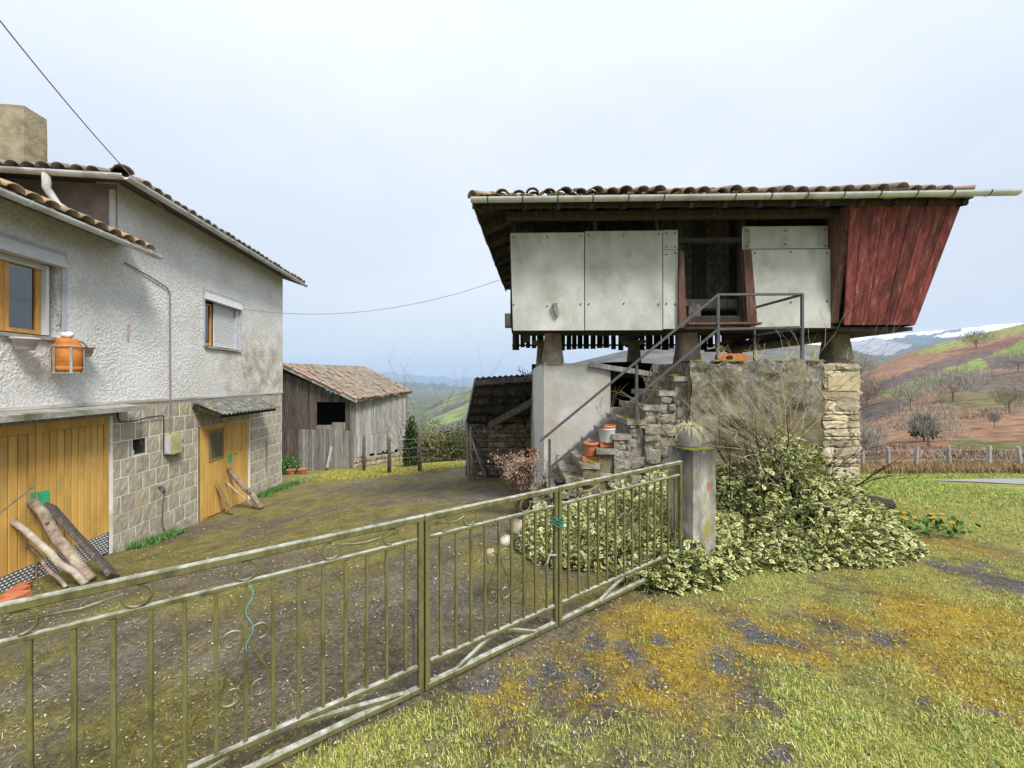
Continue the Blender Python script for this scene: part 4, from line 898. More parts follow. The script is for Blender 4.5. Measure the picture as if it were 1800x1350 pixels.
part('return_panel', MB().hexa([R(5.18, 6.33, .95), R(5.30, 6.30, .95), R(5.30, 6.33, .95), R(5.18, 6.36, .95), R(5.16, 6.33, 2.7), R(5.12, 5.9, 2.7), R(5.15, 5.9, 2.7), R(5.18, 6.36, 2.7)]), wood_brown, gran)
gb('corridor_floor', 5.32, 6.5, 6.32, 10.9, .82, .88, wood_dark); gb('corridor_floor', -.02, 5.3, 6.34, 6.9, .86, .90, wood_dark)
# pillars (pegollos)
def pillar(x, y, z0, z1, b, t):
    mb = MB()
    def f(u, v):
        a = 2 * math.pi * u + .785; r = (b + (t - b) * v) * .5 * 1.25 * (1 / max(abs(math.cos(a)), abs(math.sin(a)))) ** .75 * .9
        return R(x + r * math.cos(a) + random.uniform(-.006, .006), y + r * math.sin(a), z0 + (z1 - z0) * v)
    mb.grid(f, 16, 6); part('stone_pillar', mb, stone_m, gran, True)
    gb('pillar_cap', x - .26, x + .26, y - .26, y + .26, z1, z1 + .06, stone_m)
for xx in (.72, 3.14, 5.78):
    pillar(xx, 6.95, .28, 1.0, .36, .22); pillar(xx, 10.2, .2, 1.0, .34, .22)
# roof
EZ = 2.72; FL = R(-.6, 5.72, EZ); FR = R(6.78, 5.72, EZ); BR = R(6.78, 11.25, EZ); BL = R(-.32, 11.25, EZ); rise = 2.76 * math.tan(math.radians(22)); RL = R(2.15, 8.48, EZ + rise); RR = R(4.05, 8.48, EZ + rise)
for pts in ([FL, FR, RR, RL], [FR, BR, RR], [BR, BL, RL, RR], [BL, FL, RL]): part('roof_deck', deck('d', pts, .03), wood_dark, gran)
ups = R(0, 8.48, rise) - R(0, 5.72, 0)
roof_tiles(gran, FL + Vector((.0, -.03, 0)), FR + Vector((.02, -.03, 0)), ups, ups, tile_m, 3, 2.75, 2.75, cs=.225, lift=.06, jit=.024)
upl = R(2.76, 0, rise) - R(0, 0, 0)
roof_tiles(gran, BL, FL, upl, upl, tile_m, 1, 2.76, 2.76, lift=.05, jit=.016); roof_tiles(gran, FR, BR, -Vector((upl.x, upl.y, -upl.z)), -Vector((upl.x, upl.y, -upl.z)), tile_m, 1, 2.76, 2.76)
for a, b in ((FL, RL), (FR, RR), (RL, RR)):
    L_ = (b - a).length; d = (b - a).normalized(); x = d.cross(Vector((0, 0, 1))).normalized()
    for i in range(int(L_ / .38)): part('ridge_tile', tile_mesh(True, tile_m), None, gran, mtx=frame(a + d * (i * .38) + Vector((0, 0, .07)), x, d, x.cross(d)))
# boards and rafters under the left eave
for i in range(26):
    k = (i + .5) / 26; e = FL.lerp(BL, k); s_ = R(2.76, 0, rise) - R(0, 0, 0); n_ = Vector((.4, 0, -1)).normalized()
    p0 = e + n_ * .045 + Vector((random.uniform(-.03, .02), 0, 0)); mb = MB(); mb.beam(p0, p0 + s_ * min(.42, .02 + .85 * 5.53 * min(k, 1 - k) / 2.76), .19, .02, up=(0, 0, 1)); part('soffit_board', mb, wood_beam if random.random() < .6 else wood_dark, gran)
for i in range(9):
    k = (i + .3) / 9; e = FL.lerp(BL, k); p0 = e + Vector((.1, 0, -.06)); mb = MB(); mb.beam(p0, p0 + s_ * min(.42, .02 + .85 * 5.53 * min(k, 1 - k) / 2.76), .07, .08, up=(0, 0, 1)); part('rafter', mb, wood_dark, gran)
mb = MB(); mb.beam(FL + Vector((.03, 0, -.03)), BL + Vector((.03, 0, -.03)), .03, .12, seg=6, jit=.006); part('fascia_board', mb, wood_brown, gran)
mb = MB(); mb.beam(FL + Vector((0, .08, -.05)), FR + Vector((0, .08, -.05)), .04, .07, seg=8, jit=.004); part('fascia_board', mb, wood_dark, gran)
for i in range(15):
    x = -.3 + i * .5; dl = max(.15, min(1.55, x + .45, 6.6 - x)); mb = MB(); mb.beam(R(x, 5.75, EZ - .08), R(x, 5.75 + dl, EZ - .10 + .38 * dl), .07, .09); part('rafter', mb, wood_dark, gran)
gutter(gran, [R(-.6, 5.62, EZ - .015), R(3, 5.62, EZ - .01), R(7.28, 5.62, EZ + .015)], .062, .515)
# moss pads on the eave
for k in range(16):
    x = random.choice((random.uniform(-.5, 1.2), random.uniform(-.5, 6.5))); mb = MB(); mb.lathe([(.07, 0), (.055, .018), (.0, .03)], (0, 0, 0), 7, (True, False))
    part('moss_pad', mb, moss_pad, gran, True, mtx=Matrix.Translation(R(x, 5.66, EZ + .03)) @ Matrix.Rotation(random.random() * 6, 4, 'Z') @ Matrix.Diagonal((1.3, .7, 1, 1)))
# masonry base
def rough_face(fn, nu, nv, amp):
    return MB().grid(lambda u, v: fn(u, v), nu, nv)
pw = MB()
xs_b = [.55, 1.75, 2.42, 5.3]; 
def pbox(x0, x1, y0, y1, z0, z1): pw.hexa([R(x0, y0, z0), R(x1, y0, z0), R(x1, y1, z0), R(x0, y1, z0), R(x0, y0, z1), R(x1, y0, z1), R(x1, y1, z1), R(x0, y1, z1)])
def plf(x0, x1, z0, z1f, y, nu, nv):
    pw.grid(lambda u, v: R(x0 + (x1 - x0) * u, y + (vnoise(u * 5 + x0 * 3, v * 6, 3) - .5) * .03, z0 + ((z1f(u) if callable(z1f) else z1f) - z0) * v), nu, nv)
plf(.55, 1.72, -2.6, lambda u: .335 - .05 * u - .13 * max(0, u - .88) * 8, 6.75, 12, 10); plf(1.72, 2.46, -2.6, -.47, 6.75, 6, 8); plf(2.46, 5.3, -2.6, .3, 6.75, 14, 8)
pbox(1.72, 2.46, 6.76, 7.1, -2.6, -.475); pbox(.60, 1.715, 6.78, 7.1, -2.6, .15)
pb = part('plaster_wall', pw, plaster, gran, True)
sw = MB(); sw.grid(lambda u, v: R(.55 - .13 * u, 6.75 + 1.6 * u, -2.7 + (3.03 - .06 * u) * v), 6, 8); part('side_wall', sw, M('lit_plaster', (.56, .56, .55), (.66, .66, .65), None, 4, bump=.4, var=0), gran, True)  # side face whiter than the front plaster, light put into its colour
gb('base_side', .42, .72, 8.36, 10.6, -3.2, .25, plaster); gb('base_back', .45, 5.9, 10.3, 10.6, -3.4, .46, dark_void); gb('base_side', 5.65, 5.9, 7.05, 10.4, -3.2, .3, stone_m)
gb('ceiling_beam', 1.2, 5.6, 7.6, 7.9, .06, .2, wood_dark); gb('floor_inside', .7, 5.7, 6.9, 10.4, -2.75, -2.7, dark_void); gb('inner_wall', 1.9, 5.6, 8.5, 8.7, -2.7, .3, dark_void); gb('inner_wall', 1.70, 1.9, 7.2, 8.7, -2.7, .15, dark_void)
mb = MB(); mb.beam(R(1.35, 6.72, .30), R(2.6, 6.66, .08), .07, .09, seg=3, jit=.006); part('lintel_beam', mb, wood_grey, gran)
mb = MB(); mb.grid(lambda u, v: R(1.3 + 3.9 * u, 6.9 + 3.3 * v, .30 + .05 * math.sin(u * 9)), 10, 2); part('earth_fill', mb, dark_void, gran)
# stones of the right corner pier
z = -2.4; yy = 6.55
gb('pier_core', 5.28, 5.84, yy + .05, yy + .6, -2.5, .26, cement_base)
def stone_mesh(nm, w, h, d, mat, rough=.34):
    mb = MB(); n = 3
    def pt(a, b): # rounded box-ish front
        e = (abs(a - .5) * 2) ** 9; f = (abs(b - .5) * 2) ** 9
        return ((a - .5) * w * (1 - .08 * f), -d * (1 - .45 * max(e, f)) * random.uniform(.62, 1.15), (b - .5) * h * (1 - .1 * e))
    mb.grid(lambda u, v: pt(u, v), 4, 4)
    k = [(j * 5, (j + 1) * 5) for j in range(4)]; b0 = len(mb.v)
    mb.add([(-w / 2, d * .6, -h / 2), (w / 2, d * .6, -h / 2), (w / 2, d * .6, h / 2), (-w / 2, d * .6, h / 2)], [])
    mb.f += [(0, b0, b0 + 1, 4, 3, 2, 1), (4, b0 + 1, b0 + 2, 24, 19, 14, 9), (24, b0 + 2, b0 + 3, 20, 21, 22, 23), (20, b0 + 3, b0, 0, 5, 10, 15)]
    mb.v = [(x + random.uniform(-1, 1) * w * rough * .3, y, z_ + random.uniform(-1, 1) * h * rough * .4) for x, y, z_ in mb.v]
    m = mb.mesh(nm, False); m.materials.append(mat); return m
PS = [stone_mesh('stone', 1, 1, .5, stone_pale) for _ in range(6)]
def lay(parent, x0, x1, z0, z1, yf, meshes, hmin, hmax, amin, amax, gap=.012, hole=None, dep=.10, fn=R, skip=0):
    z = z0
    while z < z1 - .03:
        h = min(random.uniform(hmin, hmax), z1 - z); x = x0
        while x < x1 - .03:
            w = min(h * random.uniform(amin, amax), x1 - x)
            if x1 - (x + w) < .05: w = x1 - x
            hh = h * random.uniform(.86, 1.0)
            if not (hole and hole(x + w / 2, z + h / 2)) and random.random() > skip:
                part('stone', random.choice(meshes), None, parent, mtx=Matrix.Translation(fn(x + w / 2, yf + random.uniform(-.015, .015), z + h / 2)) @ Matrix.Rotation(random.uniform(-.09, .09), 4, 'Y') @ Matrix.Diagonal((w - gap, dep * random.uniform(.5, 1.3), hh - gap, 1)))
            x += w
        z += h
lay(gran, 5.27, 5.86, -2.1, .30, yy, PS, .03, .20, .8, 4.2, gap=.004, dep=.06)
gb('pier_render', 5.31, 5.83, yy - .034, yy, -.16, .08, M('ochre_render', (.40, .31, .17), (.52, .42, .26), (.58, .50, .36), 5, bump=.6, var=0))

# ------------------------------------------------------------------ stone staircase and landing
st = thing('stone_staircase', 'weathered stone staircase with a rendered landing below the granary door', 'staircase', (2.5, 5.9, gzf(2.5, 5.9)))
SY = 5.5
LX0 = (1213 - 900) / F * 5.4; LX1 = (1446 - 900) / F * 5.4
def ruggedbox(x0, x1, y0, y1, z0, z1, amp, nu, nv, seed):
    mb = MB()
    def nz(a, b, s): return (fbm(np.array([a * 4.0]), np.array([b * 4.0]), s)[0] - .5) * 2 * amp
    mb.grid(lambda u, v: (x0 + (x1 - x0) * u, y0 + nz(x0 + (x1 - x0) * u, z0 + (z1 - z0) * v, seed), CZ + z0 + (z1 - z0) * v + (nz(u * 3, 0, seed + 3) * .8 if v == 1 else 0)), nu, nv)
    mb.grid(lambda u, v: (x0 + nz(y0 + (y1 - y0) * u, z0 + (z1 - z0) * v, seed + 1) * .6, y1 + (y0 - y1) * u, CZ + z0 + (z1 - z0) * v), max(2, nu // 2), nv)
    mb.grid(lambda u, v: (x1, y0 + (y1 - y0) * u, CZ + z0 + (z1 - z0) * v), 4, nv)
    mb.grid(lambda u, v: (x0 + (x1 - x0) * u, y0 + (y1 - y0) * v + (nz(x0 + (x1 - x0) * u, z1, seed) if v == 0 else 0), CZ + z1 + (nz(u * 3, 0, seed + 3) * .8 if v == 0 else nz(u * 3, v * 2, seed + 7) * .4)), nu, 4)
    return mb
part('landing', ruggedbox(LX0, LX1, 5.4, 6.6, -2.3, .27, .11, 60, 60, 5), landing_m, st, True)
part('landing_core', MB().box(LX0 + .05, LX1 - .05, 5.52, 6.55, CZ - 2.4, CZ + .22), cement_base, st)
for k in range(1, 11):
    u0 = 1213 - 27.2 * k; x0 = (u0 - 900) / F * SY; x1 = x0 + .235; z1 = .28 - .208 * k
    part('step_base', ruggedbox(x0 + .02, x1 + .02, SY + .02 + random.uniform(-.03, .03), 6.72, -2.5, z1 - .06, .05, 8, 16, 20 + k), landing_m if k > 5 else stone_step, st, True)
    tr = MB(); rr = [random.uniform(-.02, .02) for _ in range(40)]
    tr.grid(lambda u, v: (x0 - .015 + .27 * u + rr[int(v * 6)] * .5, SY - .03 + 1.24 * v + rr[int(u * 5) + 10] * (v == 0), CZ + z1 + rr[int(u * 5) * 3 % 17 + 12] * .4), 6, 7)
    tr.grid(lambda u, v: (x0 - .015 + rr[int(u * 6)] * .5, SY - .03 + 1.24 * (1 - u), CZ + z1 - .075 + .075 * v), 6, 2)
    tr.grid(lambda u, v: (x0 - .015 + .27 * u, SY - .03 + rr[int(u * 5) + 10], CZ + z1 - .075 + .075 * v + (rr[int(u * 5) * 3 % 17 + 12] * .4 if v == 1 else 0)), 6, 2)
    part('step', tr, stone_step, st, True)
SS = [stone_mesh('stone', 1, 1, .5, stone_step) for _ in range(6)]
for k in range(1, 9):   # rubble showing in the stair flank
    u0 = 1213 - 27.2 * k; x0 = (u0 - 900) / F * SY; z1 = .28 - .208 * k
    lay(st, x0 + .02, x0 + .24, max(-2.2, z1 - .95), z1 - .08, SY - .0, SS, .07, .2, .7, 2.2, dep=.06, skip=.45, fn=lambda x, y, z: Vector((x, y, CZ + z)))
for k in range(22):      # moss cushions on the landing edge and steps
    if k < 10: p = Vector((random.uniform(LX0, LX1), 5.42 + random.random() * .1, CZ + .275))
    else:
        q = random.randint(1, 8); p = Vector(((1213 - 27.2 * q - 900) / F * SY + random.uniform(.05, .2), SY + random.uniform(0, .5), CZ + .28 - .208 * q))
    mb = MB(); mb.lathe([(.08, 0), (.065, .02), (.0, .034)], (0, 0, 0), 7, (True, False)); part('moss_pad', mb, moss_pad, st, True, mtx=Matrix.Translation(p) @ Matrix.Diagonal((random.uniform(.8, 1.8), .8, 1, 1)))
hr = thing('iron_handrail', 'thin dark iron handrail rising along the stone steps', 'handrail', P(966, 862, 5.55))
def rail(pts, r=.0165, nm='rail'):
    mb = MB()
    for a, b in zip(pts[:-1], pts[1:]): mb.beam(a, b, r * 2, r * 2, ch=.003)
    part(nm, mb, iron, hr)
YR = 5.52
rail([P(950, 775, YR), P(1262, 518, YR), P(1410, 517, YR)]); rail([P(967, 822, YR), P(1262, 579, YR), P(1410, 575, YR)])
for u, a, b in ((966, 772, 872), (1119, 640, 772), (1262, 516, 640), (1410, 516, 632)): rail([P(u, a, YR), P(u, b, YR)], .018, 'rail_post')
rail([P(1410, 518, YR), P(1326, 541, 6.28)]); rail([P(1410, 576, YR), P(1326, 590, 6.28)]); rail([P(1326, 575, 6.29), P(1326, 634, 6.29)], .015, 'rail_post')

# ------------------------------------------------------------------ field gate: three leaves of mossy painted iron
def GT(s, z): return Vector((GO[0] + GD[0] * s, GO[1] + GD[1] * s, CZ + z))
GNv = Vector((GN[0], GN[1], 0)); SP = .1025
def gate_leaf(s0, s1, label, ends=(True, True)):
    t = thing('gate_leaf', label, 'gate', GT((s0 + s1) / 2, -1.74), 'leaves of the field gate')
    def bar(nm, a, b, w, h, up=None, par=t, seg=1, jit=0):
        return part(nm, MB().beam(GT(*a), GT(*b), w, h, up or (0, 0, 1), seg=seg, jit=jit), gate_m, par)
    bar('top_rail', (s0, -.766), (s1, -.766), .034, .032, seg=6, jit=.0012)
    e = .018
    bar('mid_rail', (s0 + 2 * e, -.882), (s1 - 2 * e, -.882), .024, .018); bar('bottom_rail', (s0 + 2 * e, -1.588), (s1 - 2 * e, -1.588), .026, .022)
    bar('ground_rail', (s0 + e, -1.712), (s1 - e, -1.712), .034, .03, seg=5, jit=.002)
    for q, on in zip((s0 + e, s1 - e), ends):
        if on: part('stile', MB().beam(GT(q, -1.73), GT(q, -.782), .03, .03, up=GNv), gate_m, t)
    n = round((s1 - s0) / SP); sp = (s1 - s0) / n
    for i in range(1, n):
        q = s0 + i * sp; part('bar', MB().beam(GT(q, -1.575), GT(q, -.891), .0155, .0155, up=GNv, seg=3, jit=.0014), gate_m, t)
    c = (s0 + s1) / 2
    # braces between bottom rail and ground rail
    for d in (-1, 1):
        if d > 0 and s1 - s0 > 1.6: bar('brace', (c + .2, -1.60), (s1 - .12, -1.70), .026, .018)
        else: bar('brace', (c + d * .06, -1.60), (c + d * min(.34, (s1 - s0) * .3), -1.705), .026, .018)
    def scroll(pts, par=t): part('scroll', MB().tube([GT(a, b) + GNv * -.004 for a, b in pts], .0055, 5), gate_m, par, True)
    def arc(cx, cz, r, a0, a1, n=14, shrink=0): return [(cx + (r - shrink * k / n) * math.cos(a0 + (a1 - a0) * k / n), cz + (r - shrink * k / n) * math.sin(a0 + (a1 - a0) * k / n)) for k in range(n + 1)]
    zm = -.828; r = .042; pi = math.pi
    cen = [c] if s1 - s0 > 1.2 else []
    for d in (-1, 1):
        h = (s1 - s0) / 2; a, b = c + d * h * .42, c + d * h * .78
        p1 = arc(a, zm, r, pi * .5, pi * 2.15 if d > 0 else -pi * 1.15); p2 = arc(b, zm, r, -pi * .5, pi * .9 if d < 0 else -pi * 1.9)
        scroll(p1 + [((a + b) / 2, zm)] + p2[::-1])
    if cen: scroll(arc(c, zm, r, pi * .8, pi * 2.6))
    # heart scrolls in the middle
    z0 = -1.235
    for d in (-1, 1):
        up_ = arc(c + d * .052, z0 + .12, .042, pi if d > 0 else 0, (-pi * .55 if d > 0 else pi * 1.55), 16, .014)
        dn = arc(c + d * .052, z0 - .12, .042, (-pi * .1 if d > 0 else pi * 1.1), (-pi * 1.6 if d > 0 else pi * 2.6), 16, .014)
        scroll(up_[::-1] + [(c + d * .03, z0 + .05), (c + d * .075, z0 - .04)] + dn)
    return t
lf1 = gate_leaf(-1.64, -.002, 'long mossy iron gate leaf with a blue rope tied on')
lf2 = gate_leaf(.002, 1.0, 'short middle leaf of the mossy iron gate')
lf3 = gate_leaf(1.004, 2.56, 'mossy iron gate leaf hinged to the concrete pillar')
part('drop_bolt', MB().tube([GT(-.05, -1.72) + GNv * .02, GT(-.05, -1.32) + GNv * .02, GT(-.07, -1.29) + GNv * .02], .008, 6), iron, lf1)
part('latch', MB().tube([GT(.97, -1.22) - GNv * .02, GT(.90, -1.20) - GNv * .03, GT(.88, -1.25) - GNv * .03], .007, 6), steel_wire, lf2)
sp = MB(); c8 = -.82; sp.tube([GT(c8 + .012 + .014 * math.sin(k * .9), -.89 - k * .022) - GNv * .014 for k in range(14)], .002, 5)
single('rope', sp, rope_m, 'frayed blue rope hanging on the long gate leaf', 'rope')
sp = MB()
for k in range(5):
    sp.tube([GT(1.0 + math.cos(t) * (.035 + .006 * k), -.96 - .012 * k + .012 * math.sin(3 * t + k)) + GNv * math.sin(t) * .045 for t in np.linspace(0, 6.6, 18)], .0035, 5)
sp.tube([GT(1.05, -1.0), GT(1.09, -1.02), GT(1.10, -1.16)], .003, 5)
single('gate_tie', sp, M('green_twine', (.03, .14, .11), (.06, .22, .17), None, 30, bump=0, var=0), 'green twine tying two gate leaves together', 'twine')
# concrete gate pillar
pcx, pcy = 1.80, 3.86; rot = math.radians(24)
pil = thing('gate_pillar', 'stained concrete gate pillar with a mossy top', 'pillar', (pcx, pcy, gzf(pcx, pcy)))
def pilf(u, v):
    per = u * 4; i = int(min(per, 3.9999)); f = per - i; cn_ = [(-1, -1), (1, -1), (1, 1), (-1, 1)]; a = cn_[i]; b = cn_[(i + 1) % 4]; x = (a[0] + (b[0] - a[0]) * f) * .165; y = (a[1] + (b[1] - a[1]) * f) * .165
    k = 1 - .07 * (min(f, 1 - f) < .01); x *= k; y *= k; x += random.uniform(-.002, .002)
    return (pcx + x * math.cos(rot) - y * math.sin(rot), pcy + x * math.sin(rot) + y * math.cos(rot), CZ - 1.95 + 1.285 * v)
mb = MB(); mb.grid(pilf, 24, 16); part('shaft', mb, pillar_m, pil, True)
mb = MB(); mb.grid(lambda u, v: Vector(pilf(u, 1)).lerp(Vector((pcx, pcy, CZ - .665)), v) + Vector((0, 0, .012 * math.sin(v * 3) + random.uniform(0, .006))), 24, 3); part('mossy_cap', mb, moss_pad, pil, True)
mb = MB(); mb.hexa([Vector((pcx, pcy, 0)) + Matrix.Rotation(rot, 3, 'Z') @ Vector((x, y, 0)) + Vector((0, 0, CZ + z)) for z in (-1.06, -.98) for x, y in ((.03, -.17), (.06, -.17), (.06, -.16), (.03, -.16))]); part('paint_mark', mb, brick_m, pil)
pls = []
for q in range(2): pass
tub = thing('stone_planter', 'round concrete planter of dry straw grass on the gate pillar', 'planter', (pcx - .02, pcy, CZ - .66))
part('tub', MB().lathe([(.105, 0), (.112, .02), (.116, .18), (.118, .21), (.105, .21), (.10, .18), (0, .17)], (pcx - .02, pcy, CZ - .655), 18, (True, False)), concrete, tub, True)
def blade_tuft(name, n, c, r, h, droop, mat, parent, w=.004, seed=1, kind='stuff'):
    rg = np.random.default_rng(seed); V = []; Fc = []
    for i in range(n):
        a = rg.uniform(0, 6.283); b0 = Vector(c) + Vector((math.cos(a), math.sin(a), 0)) * r * rg.uniform(0, .7); hh = h * rg.uniform(.55, 1.1); dr = droop * rg.uniform(.4, 1.3); ww = w * rg.uniform(.7, 1.3); sd_ = Vector((-math.sin(a), math.cos(a), 0)) * ww
        pts = [b0 + Vector((math.cos(a), math.sin(a), 0)) * dr * (k / 4) ** 1.6 + Vector((0, 0, hh * (k / 4) - (dr * 1.0) * (k / 4) ** 2.6)) for k in range(5)]
        b = len(V)
        for k, p in enumerate(pts): V += [p - sd_ * (1 - k / 4.4), p + sd_ * (1 - k / 4.4)]
        Fc += [(b + 2 * k, b + 2 * k + 1, b + 2 * k + 3, b + 2 * k + 2) for k in range(4)]
    m = np_mesh(name, [tuple(p) for p in V], Fc, mat); return part(name, m, None, parent, kind=kind)
blade_tuft('grass_tuft', 210, (pcx - .02, pcy, CZ - .48), .10, .15, .17, straw, tub, .0042)

# ------------------------------------------------------------------ variegated shrub
LEAF_V = [(0, 0, 0), (.28, .22, .05), (.36, .5, .06), (.24, .8, .03), (0, 1, -.04), (-.24, .8, .03), (-.36, .5, .06), (-.28, .22, .05), (0, .5, 0)]
LEAF_F = [(0, 1, 8), (1, 2, 8), (2, 3, 8), (3, 4, 8), (4, 5, 8), (5, 6, 8), (6, 7, 8), (7, 0, 8)]
LEAF_UV = [(0, -1)] + [(1, 0)] * 7 + [(0, 0)]
def leaf_cloud(name, pts, nrm, size, mat, parent, rg, uv=True, kind='stuff', flat=.5):
    n = len(pts); yaw = np.arctan2(nrm[:, 1], nrm[:, 0]) - np.pi / 2 + rg.normal(0, .8, n); pitch = rg.normal(.35, .55, n) - flat * .3; roll = rg.normal(0, .5, n)
    Rm = rots(yaw, pitch, roll); m = scatter_mesh(name, LEAF_V, LEAF_F, pts, Rm, size[:, None], mat, LEAF_UV if uv else None)
    return part(name, m, None, parent, kind=kind)
def mound(lobes, x, y):
    h = np.zeros_like(x)
    for cx, cy, rx, ry, hh in lobes:
        d = ((x - cx) / rx) ** 2 + ((y - cy) / ry) ** 2; h = np.maximum(h, hh * np.clip(1 - d, 0, 1) ** .6)
    return h
def leafy(parent, lobes, n, rg, bounds, mat, smin, smax, name='foliage', depth=.3, uv=True, clump=.09, nobj=0):
    x = rg.uniform(bounds[0], bounds[1], n * 3); y = rg.uniform(bounds[2], bounds[3], n * 3); h = mound(lobes, x, y)
    cl = fbm(x * 3.2, y * 3.2, 91, 4, .65); h = h * (.30 + 1.25 * cl); k = h > .03; x, y, h = x[k][:n], y[k][:n], h[k][:n]
    hz = h * (1 - depth * rg.uniform(0, 1, len(h)) ** 2.0); e = .06
    nx_ = -(mound(lobes, x + e, y) - mound(lobes, x - e, y)); ny_ = -(mound(lobes, x, y + e) - mound(lobes, x, y - e)); nr = np.stack([nx_, ny_, np.full_like(nx_, .1)], 1)
    # spread down the steep front faces
    fr = rg.uniform(0, 1, len(h)); hz = np.where(fr < .35, hz * rg.uniform(.1, 1, len(h)), hz)
    pts = np.stack([x, y, gz(x, y) + hz + rg.normal(0, clump * .3, len(h))], 1); sz = smin * .6 + (smax - smin * .6) * rg.beta(2, 2, len(h))
    if nobj:
        fw = np.argsort(y - hz * 1.5 + rg.uniform(0, 1.2, len(h)))[:nobj]; lm = bpy.data.meshes.new('leaf'); lm.from_pydata(LEAF_V, [], LEAF_F); lm.materials.append(mat)
        ul = lm.uv_layers.new(name='UVMap'); ul.data.foreach_set('uv', np.array([LEAF_UV[i] for f in LEAF_F for i in f], np.float32).ravel())
        for i in fw:
            q = Matrix.Translation(Vector(pts[i]) + Vector((0, -.02, .02))) @ Matrix.Rotation(math.pi + rg.normal(0, .9), 4, 'Z') @ Matrix.Rotation(rg.normal(.3, .5), 4, 'X') @ Matrix.Scale(smax * 1.12, 4); part('leaf', lm, None, parent, mtx=q)
    return leaf_cloud(name, pts, nr, sz, mat, parent, rg, uv)
def twigs(parent, name, roots, rg, L_, r, depth=3, mat=twig_m, spread=.5, up=.4, kids=(2, 4), kind=None):
    mb = MB()
    def grow(p, d, l, rad, lev):
        pts = [p]; dd = Vector(d)
        for k in range(4):
            dd = (dd + Vector((rg.normal(0, .13), rg.normal(0, .13), rg.normal(0, .09) + .03 * up))).normalized(); pts.append(pts[-1] + dd * l / 4)
        mb.tube(pts, [rad * (1 - .14 * k) for k in range(5)], 4 if lev else 5, False)
        if lev >= depth: return
        for _ in range(rg.integers(*kids)):
            q = pts[rg.integers(1, 5)]; nd = (dd + Vector((rg.normal(0, spread), rg.normal(0, spread), rg.normal(.05, spread * .7)))).normalized(); grow(q, nd, l * rg.uniform(.45, .75), rad * .6, lev + 1)
    for p, d in roots: grow(Vector(p), Vector(d).normalized(), L_ * rg.uniform(.8, 1.2), r, 0)
    return part(name, mb, mat, parent, kind=kind)
rg = np.random.default_rng(3)
bsh = thing('variegated_shrub', 'big cream-edged evergreen shrub sprawling below the rendered landing', 'shrub', (3.2, 4.5, gzf(3.2, 4.5)))
LB1 = [(3.35, 4.95, .95, .7, 1.30), (3.2, 4.7, .7, .55, .90), (3.75, 4.85, .75, .6, .95), (2.55, 4.5, .7, .5, .50), (3.3, 4.4, .9, .5, .62), (4.15, 4.85, .6, .55, .60), (3.95, 4.45, .6, .42, .42), (2.2, 4.3, .5, .42, .34), (2.05, 3.95, .45, .35, .32), (2.7, 4.1, .7, .36, .30), (1.6, 3.65, .45, .32, .30), (1.3, 3.5, .35, .25, .18), (3.4, 4.1, .7, .28, .22), (4.3, 4.6, .5, .4, .28)]
leafy(bsh, LB1, 13500, rg, (.9, 5.8, 3.1, 5.75), leaf_m, .040, .074, nobj=240)
leafy(bsh, LB1, 3800, rg, (.9, 5.8, 3.1, 5.75), M('plain_leaf', (.03, .06, .015), (.08, .14, .03), (.17, .24, .06), 9, bump=0, var=.5), .035, .065, depth=.7)
twigs(bsh, 'stem', [((3.3 + rg.uniform(-.3, .5), 4.9 + rg.uniform(-.2, .2), gzf(3.3, 4.9)), (rg.normal(0, .4), rg.normal(-.1, .3), 1)) for _ in range(26)], rg, .95, .012, 2, wood_dark)
bs2 = thing('variegated_shrub', 'low cream-edged shrub growing behind the gate along the steps', 'shrub', (1.2, 4.6, gzf(1.2, 4.6)))
leafy(bs2, [(1.0, 4.5, .8, .5, .62), (1.55, 4.55, .6, .6, .72), (.55, 4.45, .5, .4, .45), (1.6, 4.1, .45, .4, .6), (.9, 4.1, .7, .35, .4), (1.9, 4.9, .5, .5, .7)], 11000, rg, (0, 2.4, 3.7, 5.4), leaf_m, .038, .066, nobj=60)
bt = thing('bare_shrub', 'leafless twiggy shrub spreading over the rendered landing wall', 'shrub', (3.55, 5.1, gzf(3.55, 5.1)))
twigs(bt, 'branches', [((3.45 + rg.uniform(-.15, .2), 5.0, CZ - .95), (dx, -.15 + rg.normal(0, .12), dz)) for dx, dz in ((-1.1, .6), (-.9, .8), (-.6, 1), (-.3, 1.1), (.1, 1), (.45, 1), (.7, .9), (-1.3, .35), (-1, .2), (.3, 1.1), (-.5, .75), (.9, .8), (-1.2, .5), (-.8, .5), (-.2, .9), (.2, 1.2), (.55, .8), (-1.4, .25), (-.7, .9))], rg, .95, .007, 3, branch_pale, .45)
part('stem', MB().tube([(3.5, 5.05, gzf(3.5, 5.05) - .05), (3.47, 5.0, CZ - .9)], .03, 7), twig_m, bt)
bt2 = thing('bare_sapling', 'thin leafless sapling rising beside the handrail on the steps', 'sapling', P(1128, 765, 5.45))
twigs(bt2, 'branches', [(P(1128, 768, 5.45), (.02, 0, 1)), (P(1130, 720, 5.44), (-.7, -.1, .8)), (P(1130, 715, 5.44), (.7, 0, .8)), (P(1131, 700, 5.44), (.2, -.1, 1))], rg, .42, .007, 1, twig_m, .4)

